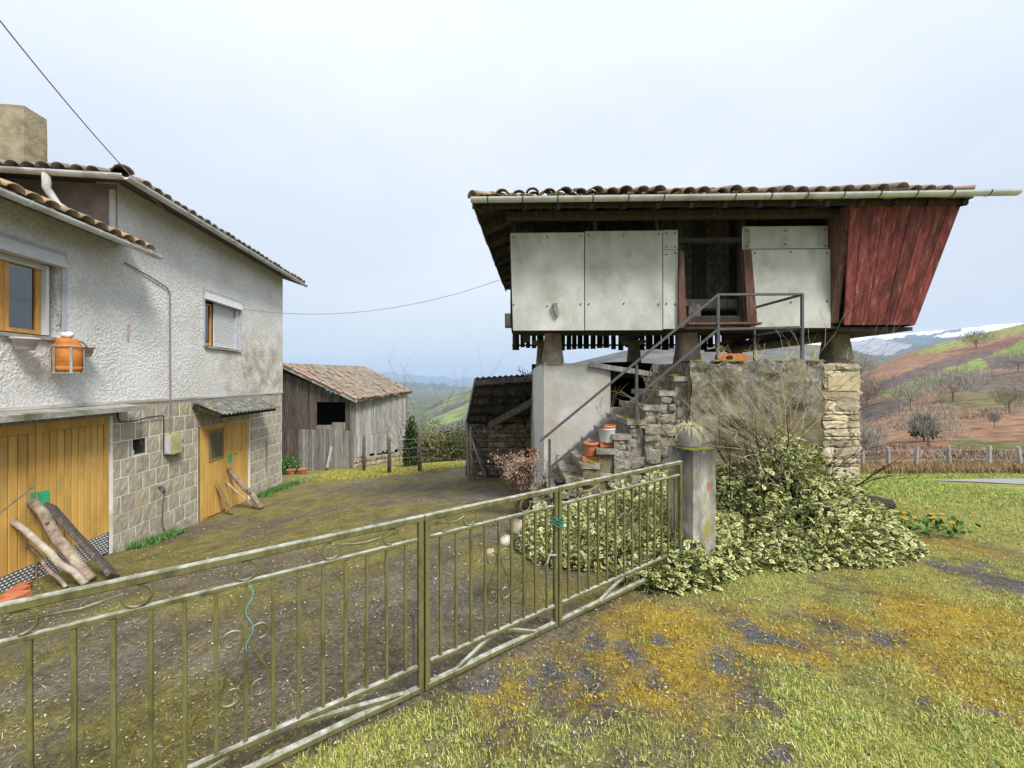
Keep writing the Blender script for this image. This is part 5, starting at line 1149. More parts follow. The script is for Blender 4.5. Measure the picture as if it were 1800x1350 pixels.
# ------------------------------------------------------------------ pots and small things on the steps
def pot(name, label, c, r, h, mat, rim=True, group=None):
    t = thing(name, label, 'flower pot', c, group)
    part('pot_body', MB().lathe([(r * .68, 0), (r * .7, .005), (r * .92, h * .78), (r * .93, h * .8)] + ([(r * 1.05, h * .8), (r * 1.07, h)] if rim else [(r, h)]) + [(r * .93, h), (r * .86, h * .82), (0, h * .82)], c, 20, (True, False)), mat, t, True)
    part('soil', MB().lathe([(r * .88, 0), (r * .4, .012), (0, .015)], (c[0], c[1], c[2] + h * .84), 12, (False, False)), wood_dark, t)
    return t
def stepz(k): return CZ + .28 - .208 * k
def brickbox(c, a, l=.24, w=.11, h=.07): return MB().beam(Vector(c) + Vector((-l / 2 * math.cos(a), -l / 2 * math.sin(a), h / 2)), Vector(c) + Vector((l / 2 * math.cos(a), l / 2 * math.sin(a), h / 2)), w, h, ch=.004, seg=4, jit=.0015)
p6 = Vector((PX(1067, 5.62), 5.62, stepz(6) + .008)); p7 = Vector((PX(1037, 5.62), 5.62, stepz(7) + .008)); p9 = Vector((PX(984, 5.58), 5.58, stepz(9) + .008))
single('brick', brickbox(p6, .1, .23), brick_m, 'clay brick on a step under the white bucket pot', 'brick'); single('brick', brickbox(p7, -.1, .22, .11, .075), brick_m, 'clay brick on a step under the terracotta pot', 'brick')
t = thing('bucket_pot', 'white bucket planter with a terracotta pot nested in its top', 'flower pot', p6 + Vector((0, 0, .075)))
cb = p6 + Vector((0, 0, .075)); part('bucket', MB().lathe([(.10, 0), (.105, .01), (.117, .18), (.122, .185), (.122, .20), (.11, .20), (.10, .1), (0, .1)], cb, 20, (True, False)), white_plastic, t, True)
part('inner_pot', MB().lathe([(.10, .12), (.105, .19), (.122, .205), (.122, .245), (.105, .245), (.1, .22), (0, .22)], cb, 20), terracotta, t, True)
tw = thing('withered_plant', 'dry bare stems standing in the white bucket pot', 'plant', cb + Vector((0, 0, .22))); twigs(tw, 'stems', [(cb + Vector((.02 * i - .03, 0, .22)), (.2 * (i - 1.5), 0, 1)) for i in range(4)], rg, .4, .004, 1, twig_m, .35)
pot('clay_pot', 'terracotta pot standing on a brick on the steps', p7 + Vector((0, 0, .08)), .115, .2, terracotta)
pot('plastic_pot', 'small black plastic pot at the foot of the steps', p9, .075, .15, black_plastic)
hp = P(936, 803, 7.2)
t = pot('clay_pot', 'small terracotta pot hung on the pale wall beside the woodshed', hp, .075, .14, terracotta); part('hook', MB().tube([hp + Vector((.02, .02, .1)), hp + Vector((.06, .1, .12))], .006, 5), iron, t)
part('stick', MB().tube([P(937, 738, 7.25), P(938, 838, 7.25), P(938, 880, 7.25)], .018, 7), post_m, t)
hbk = P(1290, 636, 5.5); hbk.z = CZ + .27
t = thing('hollow_brick', 'hollow clay block lying on the landing edge', 'brick', hbk)
a_ = MB(); W2, H2, D2 = .21, .125, .12
def ringf(u, v):
    ang = u * 2 * math.pi; sq = 1 / max(abs(math.cos(ang)) / (W2), abs(math.sin(ang)) / (H2 / 2)); el = (.055, .035)
    o = (max(-W2, min(W2, sq * math.cos(ang))), max(-H2 / 2, min(H2 / 2, sq * math.sin(ang)))); i_ = (-.06 + el[0] * math.cos(ang), el[1] * math.sin(ang)); k = v
    return hbk + Vector((o[0] + (i_[0] - o[0]) * k, 0, H2 / 2 + o[1] + (i_[1] - o[1]) * k))
a_.grid(ringf, 32, 2); a_.grid(lambda u, v: ringf(u, 1) + Vector((0, D2 * v, 0)), 32, 1); a_.grid(lambda u, v: ringf(u, 0) + Vector((0, D2 * v, 0)), 32, 1)
part('block_body', a_, brick_m, t); part('block_back', MB().box(hbk.x - W2, hbk.x + W2, hbk.y + D2 - .01, hbk.y + D2, hbk.z, hbk.z + H2), brick_m, t)
rd = np.random.default_rng(11)
for q in range(5):
    wp = [P(1262, 628, 5.45), P(1330, 632, 5.5), P(1430, 628, 5.6), P(1490, 628, 6.5), P(1385, 632, 5.5)][q]
    w_ = thing('wall_weed', ['wiry weed sprouting beside the hollow clay block', 'thin weed on the mossy landing edge', 'dry weed at the landing corner', 'dry weed on top of the stone pier', 'short weed on the landing edge by the rail post'][q], 'weed', wp); twigs(w_, 'stems', [(wp - Vector((0, 0, .02)), (rd.normal(0, .4), rd.normal(0, .3), 1)) for _ in range(6)], rd, .17, .003, 1, straw, .5)

# ------------------------------------------------------------------ logs and props against the doors
def log(label, a, b, r0, r1, mat, nm='log', n=9, bend=.02, knots=0, group=None):
    a = Vector(a); b = Vector(b); mb = MB(); pts = [a.lerp(b, k / 6) + Vector((random.uniform(-bend, bend), random.uniform(-bend, bend), random.uniform(-bend, bend) * .5)) * (0 < k < 6) for k in range(7)]
    rs = [(r0 + (r1 - r0) * k / 6) * random.uniform(.92, 1.08) for k in range(7)]; t = thing(nm, label, 'log', b, group); part('trunk', mb.tube(pts, rs, n), mat, t, True)
    for k in range(knots):
        p = a.lerp(b, random.uniform(.2, .8)); part('knot', MB().tube([p, p + Vector((random.uniform(-.1, .1), -.08, .06)).normalized() * (max(r0, r1) + .05)], [.025, .02], 6), mat, t, True)
    return t
def gl_(y, o): p = Wp(y, o, 0); return Vector((p.x, p.y, gzf(p.x, p.y)))
def lean(u0, v0, u1, v1, lift): return P(u0, v0, wy(u0) + .02), G(u1, v1) + Vector((0, 0, lift))
log('thick half-barked log propped against the garage doors', *lean(54, 880, 160, 1026, .05), .052, .060, bark, knots=2)
log('pale peeled pole propped against the garage doors', *lean(22, 916, 150, 1032, .04),   .034, .04, bark_pale, bend=.02)
log('thin brown stick leaning low on the garage doors', *lean(50, 960, 116, 1036, .03), .02, .022, bark)
a, b = lean(86, 888, 200, 1018, .04); t = thing('plank_prop', 'grey weathered plank leaning on the garage doors', 'plank', b); part('board', MB().beam(a, b, .17, .05, up=HN, seg=5, jit=.006), wood_barn, t)
log('long log with stub knots propped on the side door', *lean(401, 824, 461, 896, .05), .05, .066, bark, knots=4)
log('thin forked stick propped on the side door', *lean(396, 846, 449, 894, .02), .02, .024, bark_pale)
a, b = lean(381, 852, 408, 905, .03); t = thing('plank_prop', 'short mossy board leaning low on the side door', 'plank', b); part('board', MB().beam(a, b, .10, .035, up=HN, seg=3, jit=.003), frame_m, t)
mb = MB(); mb.tube([Wp(4.3, .25, -1.75), Wp(4.6, .2, -1.6), Wp(4.95, .14, -1.45), Wp(5.15, .06, -1.38)], .010, 6); single('bent_twig', mb, twig_m, 'thin crooked twig stuck across the garage doors', 'twig')
for k, (y, o, a, lab) in enumerate(((4.55, .42, .5, 'clay brick lying by the chequered door plate'), (4.35, .62, .4, 'mossy clay brick near the gate end'), (4.72, .30, .7, 'broken clay brick against the garage kick plate'))):
    p = gl_(y, o); single('brick', brickbox(p + Vector((0, 0, .01)), a + 1.3, .25, .12, .07), brick_m, lab, 'brick')

# ------------------------------------------------------------------ timber barn behind the house
barn = thing('timber_barn', 'old grey plank barn with a sagging tiled roof', 'barn', (-8, 19, gzf(-8, 19)))
BA = P(488, 0, 18.3); BB = P(619, 0, 17.5); BC = P(714, 0, 22)
BA.z = BB.z = BC.z = 0; fd = (BB - BA); sd2 = (BC - BB); fN = Vector((fd.y, -fd.x, 0)).normalized(); sN = Vector((sd2.y, -sd2.x, 0)).normalized()
def bz(v, Y): return CZ + (HZ - v) / F * Y
def rake(k): return bz(648, 18.2) + (bz(701, 17.5) - bz(648, 18.2)) * k
def plank_wall(A_, D_, N_, L_, ztop, zbot, w0, w1, mats, hole=None, jz=.08):
    x = 0
    while x < L_ - .05:
        w = random.uniform(w0, w1); k = (x + w / 2) / L_; p = A_ + D_ * k; zt, zb = ztop(k), zbot(k)
        spans = [(zb + random.uniform(0, jz), zt)]
        if hole:
            h = hole(k)
            if h: spans = [(zb + random.uniform(0, jz), h[0] + random.uniform(-.04, .04)), (h[1], zt)]
        for a, b in spans:
            if b - a < .08: continue
            q = p + N_ * random.uniform(0, .02); part('plank', MB().beam((q.x, q.y, a), (q.x + random.uniform(-.01, .01), q.y, b), w - random.choice((.006, .012, .025)), .024, up=N_, ch=.003), mats(k, a, b), barn)
        x += w
fl = fd.length; sl2 = sd2.length
gA, gB, gC = (gzf(p.x, p.y) for p in (BA, BB, BC))
kh = lambda u: (P(u, 0, 17.8).x - BA.x) / fd.x
H0, H1 = kh(556), kh(612)
zlo = bz(748, 17.6); zhi = bz(707, 17.6); zmid = bz(757, 18)
dk = lambda k, a, b: wood_barn if (k < .42) else (wood_grey if b < zlo + .3 else wood_barn)
plank_wall(BA, fd, fN, fl, lambda k: rake(k) - .06, lambda k: zmid + .02, .14, .22, dk, lambda k: (zlo if k < .75 else zlo + .14, zhi) if H0 < k < H1 else None)
plank_wall(BA, fd, fN * 1.0, fl, lambda k: zmid + .06 if not (H0 < k < H1) else (zlo + (.0 if k < .75 else .14)), lambda k: gA + (gB - gA) * k - .05, .13, .2, lambda k, a, b: wood_barn if k < .3 else wood_grey)
zs2 = bz(762, 19)
plank_wall(BB, sd2, sN, sl2, lambda k: bz(700, 17.5) - .05 + .1 * k, lambda k: zs2 - .05, .14, .24, lambda k, a, b: wood_pale, jz=.12)
plank_wall(BB, sd2, sN * -.5, sl2, lambda k: zs2 + .12, lambda k: gB + (gC - gB) * k + .35 + .2 * k, .14, .24, lambda k, a, b: wood_pale, jz=.2)
SB = [stone_mesh('stone', 1, 1, .5, stone_m) for _ in range(6)]
def bfn(x, y, z): p = BB + sd2 * (x / sl2) + sN * (-y); return Vector((p.x, p.y, z))
for i in range(2):
    pass
xx = 0
while xx < sl2:
    w = random.uniform(.22, .45); zb = gB + (gC - gB) * xx / sl2
    for j in range(2): part('stone', random.choice(SB), None, barn, mtx=frame(bfn(xx + w / 2, -.02, zb + .1 + j * .24), sd2.normalized() * (w - .02), sN * -.15, Vector((0, 0, .22))))
    xx += w
for p, zt in ((BA, rake(0)), (BB, bz(703, 17.5)), (BC, bz(694, 22))): part('corner_post', MB().beam((p.x, p.y, gzf(p.x, p.y) - .1), (p.x, p.y, zt - .08), .16, .16, up=fN), wood_grey, barn)
inn = MB(); qa = BA - fN * 3.5; qc = BC - sN * 3.5 * 0
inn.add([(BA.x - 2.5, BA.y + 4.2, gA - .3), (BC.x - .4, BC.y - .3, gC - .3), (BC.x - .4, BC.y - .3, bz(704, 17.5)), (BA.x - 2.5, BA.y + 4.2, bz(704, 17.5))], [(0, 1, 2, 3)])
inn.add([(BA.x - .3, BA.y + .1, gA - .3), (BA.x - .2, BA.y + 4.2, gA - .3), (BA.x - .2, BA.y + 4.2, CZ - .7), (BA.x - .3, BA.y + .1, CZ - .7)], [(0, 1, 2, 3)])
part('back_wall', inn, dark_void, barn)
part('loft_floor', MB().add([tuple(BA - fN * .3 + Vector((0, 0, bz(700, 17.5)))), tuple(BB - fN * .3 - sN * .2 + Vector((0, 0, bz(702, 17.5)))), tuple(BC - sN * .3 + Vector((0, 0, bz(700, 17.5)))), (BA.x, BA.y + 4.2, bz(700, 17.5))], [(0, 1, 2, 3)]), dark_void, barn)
R0 = P(497, 642, 17.9); R1 = P(640, 647, 22.9); E0 = P(628, 704, 17.15); E1 = P(725, 690, 22.4)
part('roof_deck', deck('d', [E0, E1, R1, R0], .04), wood_dark, barn)
LE0 = R0 * 2 - E0; LE0.z = E0.z; LE1 = R1 * 2 - E1; LE1.z = E1.z
part('roof_deck', deck('d', [R0, R1, LE1, LE0], .04), wood_dark, barn)
roof_tiles(barn, E0, E1, R0 - E0, R1 - E1, tile_barn, 0, cs=.235, rs=.40, lift=.03, jit=.03, allobj=True, edge_mat=tile_orange)
mb = MB(); mb.beam(R0 + Vector((0, -.03, -.06)), E0 + Vector((0, -.03, -.03)), .04, .16, seg=4, jit=.004); part('barge_board', mb, post_m, barn)
for i in range(14):
    d = (R1 - R0).normalized(); x = d.cross(Vector((0, 0, 1))).normalized(); part('ridge_tile', tile_mesh(True, tile_barn), None, barn, mtx=frame(R0 + d * i * .38 + Vector((0, 0, .03)), x, d, x.cross(d)))
mb = MB(); mb.beam(P(575, 822, 17.2), P(583, 785, 17.5), .10, .06, up=fN); single('leaning_board', mb, post_m, 'short pale board leaning on the barn half-door', 'board')

# ------------------------------------------------------------------ open woodshed
shed = thing('open_woodshed', 'open lean-to woodshed with a corrugated roof and stone back wall', 'shed', (-.6, 10.5, gzf(-.6, 10.5)))
SF0 = P(837, 664, 9.2); SF1 = P(946, 657, 9.2); SB0 = P(820, 742, 11.0); SB1 = P(948, 745, 11.6)
def shf(u, v):
    p = SF0.lerp(SF1, u).lerp(SB0.lerp(SB1, u), v); n = (SF1 - SF0).cross(SB0 - SF0); n = n if n.z > 0 else -n; return p, n.normalized()
corrugated(shf, 11, 6, .022, roof_sheet, 'roof_sheet', shed)
for v in (.02, .18, .36, .55, .75, .95):
    a, _ = shf(0, v); b, _ = shf(1, v); part('purlin', MB().beam(a + Vector((0, 0, -.07)), b + Vector((0, 0, -.07)), .05, .07, seg=4, jit=.01), wood_beam if v < .1 else wood_dark, shed)
for u in (.25, .5, .78):
    a, _ = shf(u, .04); b, _ = shf(u, .97); part('rafter', MB().beam(a + Vector((0, 0, -.13)), b + Vector((0, 0, -.13)), .07, .08, seg=3, jit=.01), wood_dark, shed)
part('front_beam', MB().beam(SF0 + Vector((-.02, .02, -.11)), SF1 + Vector((0, .02, -.11)), .08, .13, seg=4, jit=.006), wood_beam, shed)
part('front_beam', MB().beam(SF0 + Vector((-.02, .3, -.33)), SF1 + Vector((0, .3, -.30)), .12, .15, seg=4, jit=.006), wood_dark, shed)
part('barge_board', MB().beam(SF0 + Vector((-.02, 0, -.04)), SB0 + Vector((-.02, 0, -.04)), .03, .10, seg=3, jit=.004), wood_grey, shed)
part('tie_beam', MB().beam(P(835, 722, 10.2), P(946, 710, 10.2), .12, .15, seg=3, jit=.006), wood_dark, shed); part('brace', MB().beam(P(862, 748, 9.9), P(948, 700, 9.2), .12, .16, seg=3, jit=.006), wood_beam, shed)
gS = lambda u, Y: gzf((u - 900) / F * Y, Y)
part('corner_post', MB().beam(Vector((PX(823, 10.9), 10.9, gS(823, 10.9) - .1)), P(821, 738, 10.9), .07, .08, up=(0, 1, 0), seg=5, jit=.01), wood_grey, shed)
SW = [stone_mesh('stone', 1, 1, .5, stone_m) for _ in range(8)]
part('wall_core', MB().box(PX(822, 11.3), PX(948, 11.3), 11.3, 11.7, gS(880, 11.3) - .3, CZ - 1.05), cement_base if False else wood_dark, shed)
lay(shed, PX(824, 11.3), PX(946, 11.3), gS(880, 11.3) - CZ - .1, -1.08, 11.28, SW, .10, .2, 1.0, 2.2, gap=.012, dep=.16, fn=lambda x, y, z: Vector((x, y, CZ + z)))
part('side_boards', MB().add([tuple(SB0 + Vector((.02, 0, -.05))), (PX(826, 9.9), 9.9, CZ - .55), (PX(826, 9.9), 9.9, CZ - .6), tuple(SB0 + Vector((.02, 0, -.1)))], [(0, 1, 2, 3)]), wood_dark, shed)
for i, (u0, v0, u1, v1, Y, r, m_) in enumerate(((829, 770, 853, 838, 10.6, .035, wood_grey), (824, 760, 834, 838, 10.7, .025, wood_grey), (827, 750, 830, 840, 10.6, .02, post_m), (835, 762, 858, 836, 10.8, .03, wood_beam), (826, 790, 838, 838, 10.5, .02, bark), (832, 750, 846, 770, 10.9, .025, wood_grey))):
    a = P(u0, v0, Y + .1); b = P(u1, v1, Y); b.z = max(b.z, gzf(b.x, b.y)) if i != 5 else b.z; t = thing('loose_pole', ['thick grey pole leaning inside the woodshed post', 'rough grey pole beside the woodshed corner post', 'pale stick standing at the woodshed corner', 'dark pole leaning on the woodshed stone wall', 'short barked stick on the woodshed floor', 'bent grey offcut caught high on the woodshed wall'][i], 'pole', b, 'poles stored in the woodshed'); part('shaft', MB().tube([a, a.lerp(b, .5) + Vector((random.uniform(-.02, .02), 0, 0)), b], r, 7), m_, t, True)
brd = MB(); brd.hexa([P(912, 862, 10.2), P(938, 862, 10.2), P(938, 862, 10.25), P(912, 862, 10.25), P(912, 796, 10.4), P(938, 796, 10.4), P(938, 796, 10.45), P(912, 796, 10.45)]); single('slate_board', brd, wood_dark, 'dark board standing against the woodshed stones', 'board')
ant = thing('tv_antenna', 'small old aerial sticking up from the woodshed roof edge', 'antenna', P(932, 668, 9.0))
part('boom', MB().tube([P(910, 650, 9), P(944, 668, 9)], .012, 5), steel_wire, ant)
for k in range(6): q = P(914 + k * 5, 652 + k * 2.6, 9); part('element', MB().tube([q + Vector((-.04, -.2, .12)), q + Vector((.04, .2, -.10))], .007, 4), steel_wire, ant)
part('mast', MB().tube([P(936, 664, 9.0), P(938, 700, 9.2)], .014, 5), steel_wire, ant)
# dry hydrangea by the pale wall
hy = thing('dry_hydrangea', 'withered brown hydrangea with papery flower heads by the pale wall', 'shrub', (.2, 6.2, gzf(.2, 6.2)))
rh = np.random.default_rng(5); tips = []; mbh = MB()
for k in range(46):
    b0 = Vector((.22 + rh.normal(0, .12), 6.25 + rh.normal(0, .1), gzf(.2, 6.2))); tp = Vector((.20 + rh.normal(0, .22), 6.2 + rh.normal(0, .22), CZ - 1.38 + rh.normal(0, .17))); mbh.tube([b0, b0.lerp(tp, .5) + Vector((rh.normal(0, .03), rh.normal(0, .03), 0)), tp], .005, 4, False); tips.append(tp)
part('stems', mbh, wood_brown, hy)
pp = np.concatenate([np.array(t)[None] + rh.normal(0, 1, (60, 3)) / np.maximum(1, np.linalg.norm(rh.normal(0, 1, (60, 3)), axis=1, keepdims=True)) * .055 for t in tips]); part('flower_heads', scatter_mesh('flower_heads', LEAF_V, LEAF_F, pp, rots(rh.uniform(0, 6.28, len(pp)), rh.normal(0, 1.2, len(pp))), rh.uniform(.018, .034, (len(pp), 1)), petal_dry), None, hy, kind='stuff')

# ------------------------------------------------------------------ fences, thicket, saplings behind the yard
fy = thing('yard_fence', 'wire fence on rough wooden posts across the back of the yard', 'fence', (-4, 15.5, gzf(-4, 15.5)))
fp_ = [(640, 766, 828), (684, 768, 833), (738, 768, 830), (822, 772, 836)]
fpos = []
for u, v0, v1 in fp_:
    b = G(u, v1); tp = P(u, v0, b.y); part('post', MB().tube([b - Vector((0, 0, .2)), b.lerp(tp, .5) + Vector((random.uniform(-.02, .02), 0, 0)), tp], [.075, .07, .06], 8), wood_beam, fy, True); fpos.append((b, tp))
for i in range(len(fpos) - 1):
    for k in (.2, .45, .7, .95):
        a = fpos[i][0].lerp(fpos[i][1], k); b = fpos[i + 1][0].lerp(fpos[i + 1][1], k); part('wire', MB().tube([a, a.lerp(b, .5) - Vector((0, 0, .03)), b], .006, 4), steel_wire, fy)
rv = thing('roadside_fence', 'pale wooden stake fence with wires beyond the road', 'fence', (15, 15.5, gzf(15, 15.5)))
prev = None
for u, lean in ((1480, 0), (1516, 0), (1562, .02), (1610, -.03), (1670, .05), (1738, -.02), (1795, .08), (1860, 0), (1930, .03)):
    Y = 15.5; x = (u - 900) / F * Y; b = Vector((x, Y, gzf(x, Y) + .1)); h = random.uniform(.74, .86) if u > 1540 else .7; tp = b + Vector((-lean * 1.6, 0, h)); part('post', MB().beam(b - Vector((0, 0, .3)), tp, .11, .11, up=(0, 1, 0), seg=3, jit=.008), post_m, rv)
    if prev:
        for k in (.35, .85): a = prev[0].lerp(prev[1], k); c = b.lerp(tp, k); part('wire', MB().tube([a, a.lerp(c, .5) - Vector((0, 0, .04)), c], .008, 4), post_m, rv)
    prev = (b, tp)
def shrub(name, label, cx, cy, rx, ry, h, n, smin, smax, mat, rg, group=None, stems=8):
    z0 = gzf(cx, cy); t = thing(name, label, 'shrub', (cx, cy, z0), group); d = rg.normal(0, 1, (n, 3)); d /= np.linalg.norm(d, axis=1, keepdims=True); r = rg.uniform(.25, 1, n) ** .5
    d[:, 2] = np.abs(d[:, 2]) * 1.0; lump = .65 + .7 * fbm(d[:, 0] * 2.2 + cx * 3, d[:, 1] * 2.2 + d[:, 2] * 2, int(abs(cx * 100)) % 97, 3); p = np.stack([cx + d[:, 0] * r * rx * lump, cy + d[:, 1] * r * ry * lump, z0 + d[:, 2] * r * h * lump + .02], 1)
    part('foliage', scatter_mesh('foliage', LEAF_V, LEAF_F, p, rots(rg.uniform(0, 6.28, n), rg.normal(.3, .8, n), rg.normal(0, .6, n)), rg.uniform(smin, smax, (n, 1)), mat), None, t, kind='stuff')
    twigs(t, 'stems', [((cx + rg.normal(0, rx * .3), cy, z0), (rg.normal(0, .5), rg.normal(0, .3), 1)) for _ in range(stems)], rg, h * .8, .015, 1, twig_m, .4); return t
rs_ = np.random.default_rng(21)
for i, (u, Y, rx, h, m_, lab) in enumerate(((722, 16.6, .38, 2.1, ivy_m, 'ivy-smothered post beside the barn'), (752, 19, 1.0, 1.5, thick_m, 'olive thicket bush right of the ivy post'), (782, 20, 1.2, 1.7, thick_m, 'pale olive bush in the middle of the thicket'), (812, 19, 1.0, 1.6, thick_m, 'olive bush next to the woodshed'), (765, 23, 1.6, 2.2, thick_m, 'taller thicket bush behind the wire fence'), (840, 21, 1.4, 2.0, thick_m, 'thicket bush hidden beside the woodshed'))):
    shrub('thicket_bush' if i else 'ivy_column', lab, (u - 900) / F * Y, Y, rx, rx * .8, h, 2600, .05, .13, m_, rs_, 'bushes of the thicket' if i else None)
for i, (u, Y, h) in enumerate(((703, 19, 3.4), (728, 20, 4.2), (745, 21, 3.6), (766, 22, 3.8), (826, 30, 5.2), (842, 30, 5.4))):
    x = (u - 900) / F * Y; t = thing('bare_tree', ['slim bare tree close to the barn eave', 'bare tree rising above the ivy post', 'leaning bare sapling in the thicket', 'slender bare tree in the thicket', 'tall thin bare tree beside the woodshed roof', 'tall faint bare tree behind the woodshed roof'][i], 'tree', (x, Y, gzf(x, Y)), 'bare saplings behind the yard'); twigs(t, 'crown', [((x, Y, gzf(x, Y) + h * .25), (rs_.normal(0, .12), 0, 1))], rs_, h * .7, .018, 2, twig_m, .28, kids=(3, 6)); part('trunk', MB().tube([(x, Y, gzf(x, Y) - .1), (x, Y, gzf(x, Y) + h * .27)], .025, 6), twig_m, t)
for i, u in enumerate((512, 532)):
    c = P(u, 806 - i * 2, 16.5); c.z = gzf(c.x, c.y); pot('clay_pot', ['round terracotta pot by the barn foot with green leaves', 'second terracotta pot lying low by the barn foot'][i], c, .18, .22, terracotta)
shrub('potted_shrub', 'leafy green plant by the barn foot', PX(508, 16.9), 16.9, .5, .4, .75, 900, .05, .12, weed_m, rs_)

# ------------------------------------------------------------------ trees and turbines on the hillside
rt = np.random.default_rng(33)
def hill_tree(label, u, v, hpx, wide, evergreen=False, mat=None, group='bare trees on the hillside', pale=False):
    b = hs_at(u, v); h = hpx / F * b.y; t = thing('hill_tree', label, 'tree', b, group)
    part('trunk', MB().tube([b - Vector((0, 0, .5)), b + Vector((0, 0, h * (.2 if evergreen else .45)))], [h * .03, h * .02], 6), twig_m, t)
    n = 1500; d = rt.normal(0, 1, (n, 3)); d /= np.linalg.norm(d, axis=1, keepdims=True); r = rt.uniform(.1, 1, n) ** .45; lump = .6 + .8 * fbm(d[:, 0] * 2 + u, d[:, 1] * 2 + d[:, 2] * 2.3, int(u) % 89, 3)
    p = np.stack([b.x + d[:, 0] * r * h * wide * lump, b.y + d[:, 1] * r * h * wide * lump, b.z + h * .58 + d[:, 2] * r * h * .42 * lump], 1)
    if evergreen:
        p[:, 2] -= h * .1; kz = np.clip((p[:, 2] - b.z) / h, 0, 1); p[:, 0] = b.x + (p[:, 0] - b.x) * (1.25 - .75 * kz)
        part('crown', scatter_mesh('crown', LEAF_V, LEAF_F, p, rots(rt.uniform(0, 6.28, n), rt.normal(0, .8, n)), rt.uniform(.05, .11, (n, 1)) * h, mat or ivy_m), None, t, kind='stuff')
    else:   # fine twigs pointing outwards
        V = [(-.5, 0, 0), (.5, 0, 0), (0, 0, 1)]; yaw = np.arctan2(d[:, 1], d[:, 0]); m = scatter_mesh('crown', V, [(0, 1, 2)], p, rots(rt.uniform(0, 6.28, n), rt.normal(0, .9, n)), np.stack([np.full(n, h * .011), np.full(n, 1), rt.uniform(.10, .24, n) * h], 1), mat or twig_m); part('crown', m, None, t, kind='stuff')
        twigs(t, 'limb', [(b + Vector((0, 0, h * .3)), (rt.normal(0, .6), rt.normal(0, .4), 1)) for _ in range(5)], rt, h * .45, h * .012, 1, twig_m, .5)
pale_t = M('pale_twig', (.25, .22, .18), (.36, .32, .27), (.45, .41, .35), 2, bump=0, var=.2)
for (u, v, h, w, ev, lab) in ((1624, 775, 52, .38, True, 'dark evergreen tree among bracken above the stake fence'), (1600, 722, 52, .62, False, 'wide bare tree at the end of the green field'), (1675, 706, 54, .75, False, 'broad bare tree standing below the green field'), (1716, 612, 32, .75, False, 'bare tree on the hill crest by the yellow field'), (1774, 722, 40, .6, False, 'bare tree on the bracken slope'), (1790, 655, 36, .8, False, 'bare tree in the dark hedge'), (1748, 748, 26, .3, False, 'small lone bare tree on the bracken'), (1524, 716, 52, .6, False, 'bare tree close to the stone pier'), (1518, 800, 60, .6, False, 'grey bush at the foot of the hillside by the pier'), (1640, 690, 40, .7, False, 'grey bare tree beside the broad one'), (1700, 690, 44, .7, False, 'brown bare tree touching the broad one')):
    hill_tree(lab, u, v, h, w, ev, None if ev else (pale_t if rt.random() < .6 else twig_m))
hill_tree('grey leafless tree wrapped round the dark evergreen', 1632, 782, 70, .72, False, pale_t)
hill_tree('pale rounded leafless tree below the snowy hills', 1514, 668, 44, .55, False, pale_t)
for i, u in enumerate((1635, 1720, 1752, 1787)):
    b = P(u, 592 - (u - 1635) * .1, 2500); hh = [24, 22, 14, 16][i] / F * 2500; t = thing('wind_turbine', ['pale wind turbine standing over the snowy ridge', 'pale wind turbine above the hill crest', 'faint small wind turbine on the ridge', 'faint wind turbine far along the ridge'][i], 'wind turbine', b, 'turbines on the ridge')
    part('tower', MB().tube([b - Vector((0, 0, 20)), b + Vector((0, 0, hh * .6))], [2.2, 1.4], 6), turbine_m, t)
    for k in range(3): a = k * 2.094 + i; part('blade', MB().tube([b + Vector((0, -3, hh * .6)), b + Vector((math.sin(a) * hh * .4, -3, hh * .6 + math.cos(a) * hh * .4))], [1.4, .4], 4), turbine_m, t)
# scrub on the hillside
n = 7000; U = rt.uniform(1480, 1860, n); Vv = rt.uniform(600, 835, n); keep = []
pts = []
for u, v in zip(U, Vv):
    cr_ = np.interp(u, [1500, 1580, 1650, 1800, 1860], [670, 626, 604, 569, 556])
    if v > cr_ + 4: pts.append(tuple(hs_at(u, v)))
pts = np.array(pts); nn = fbm(pts[:, 0] * .07, pts[:, 1] * .07, 8); kk = nn > .57; pts = pts[kk]; n = len(pts)
V = [(-.5, 0, 0), (.5, 0, 0), (0, 0, 1)]
m = scatter_mesh('scrub', V, [(0, 1, 2)], np.repeat(pts, 5, 0) + rt.normal(0, .5, (n * 5, 3)) * np.array([1, 1, .15]), rots(rt.uniform(0, 6.28, n * 5), rt.normal(0, .6, n * 5)), np.stack([rt.uniform(.06, .16, n * 5), np.ones(n * 5), rt.uniform(.2, .8, n * 5)], 1), M('scrub_twig', (.22, .15, .11), (.34, .235, .17), (.42, .32, .25), .08, bump=0, var=.4))
o = part('scrub', m, None, kind='stuff'); tag(o, 'rusty scrub and bracken covering the hillside', 'scrub')

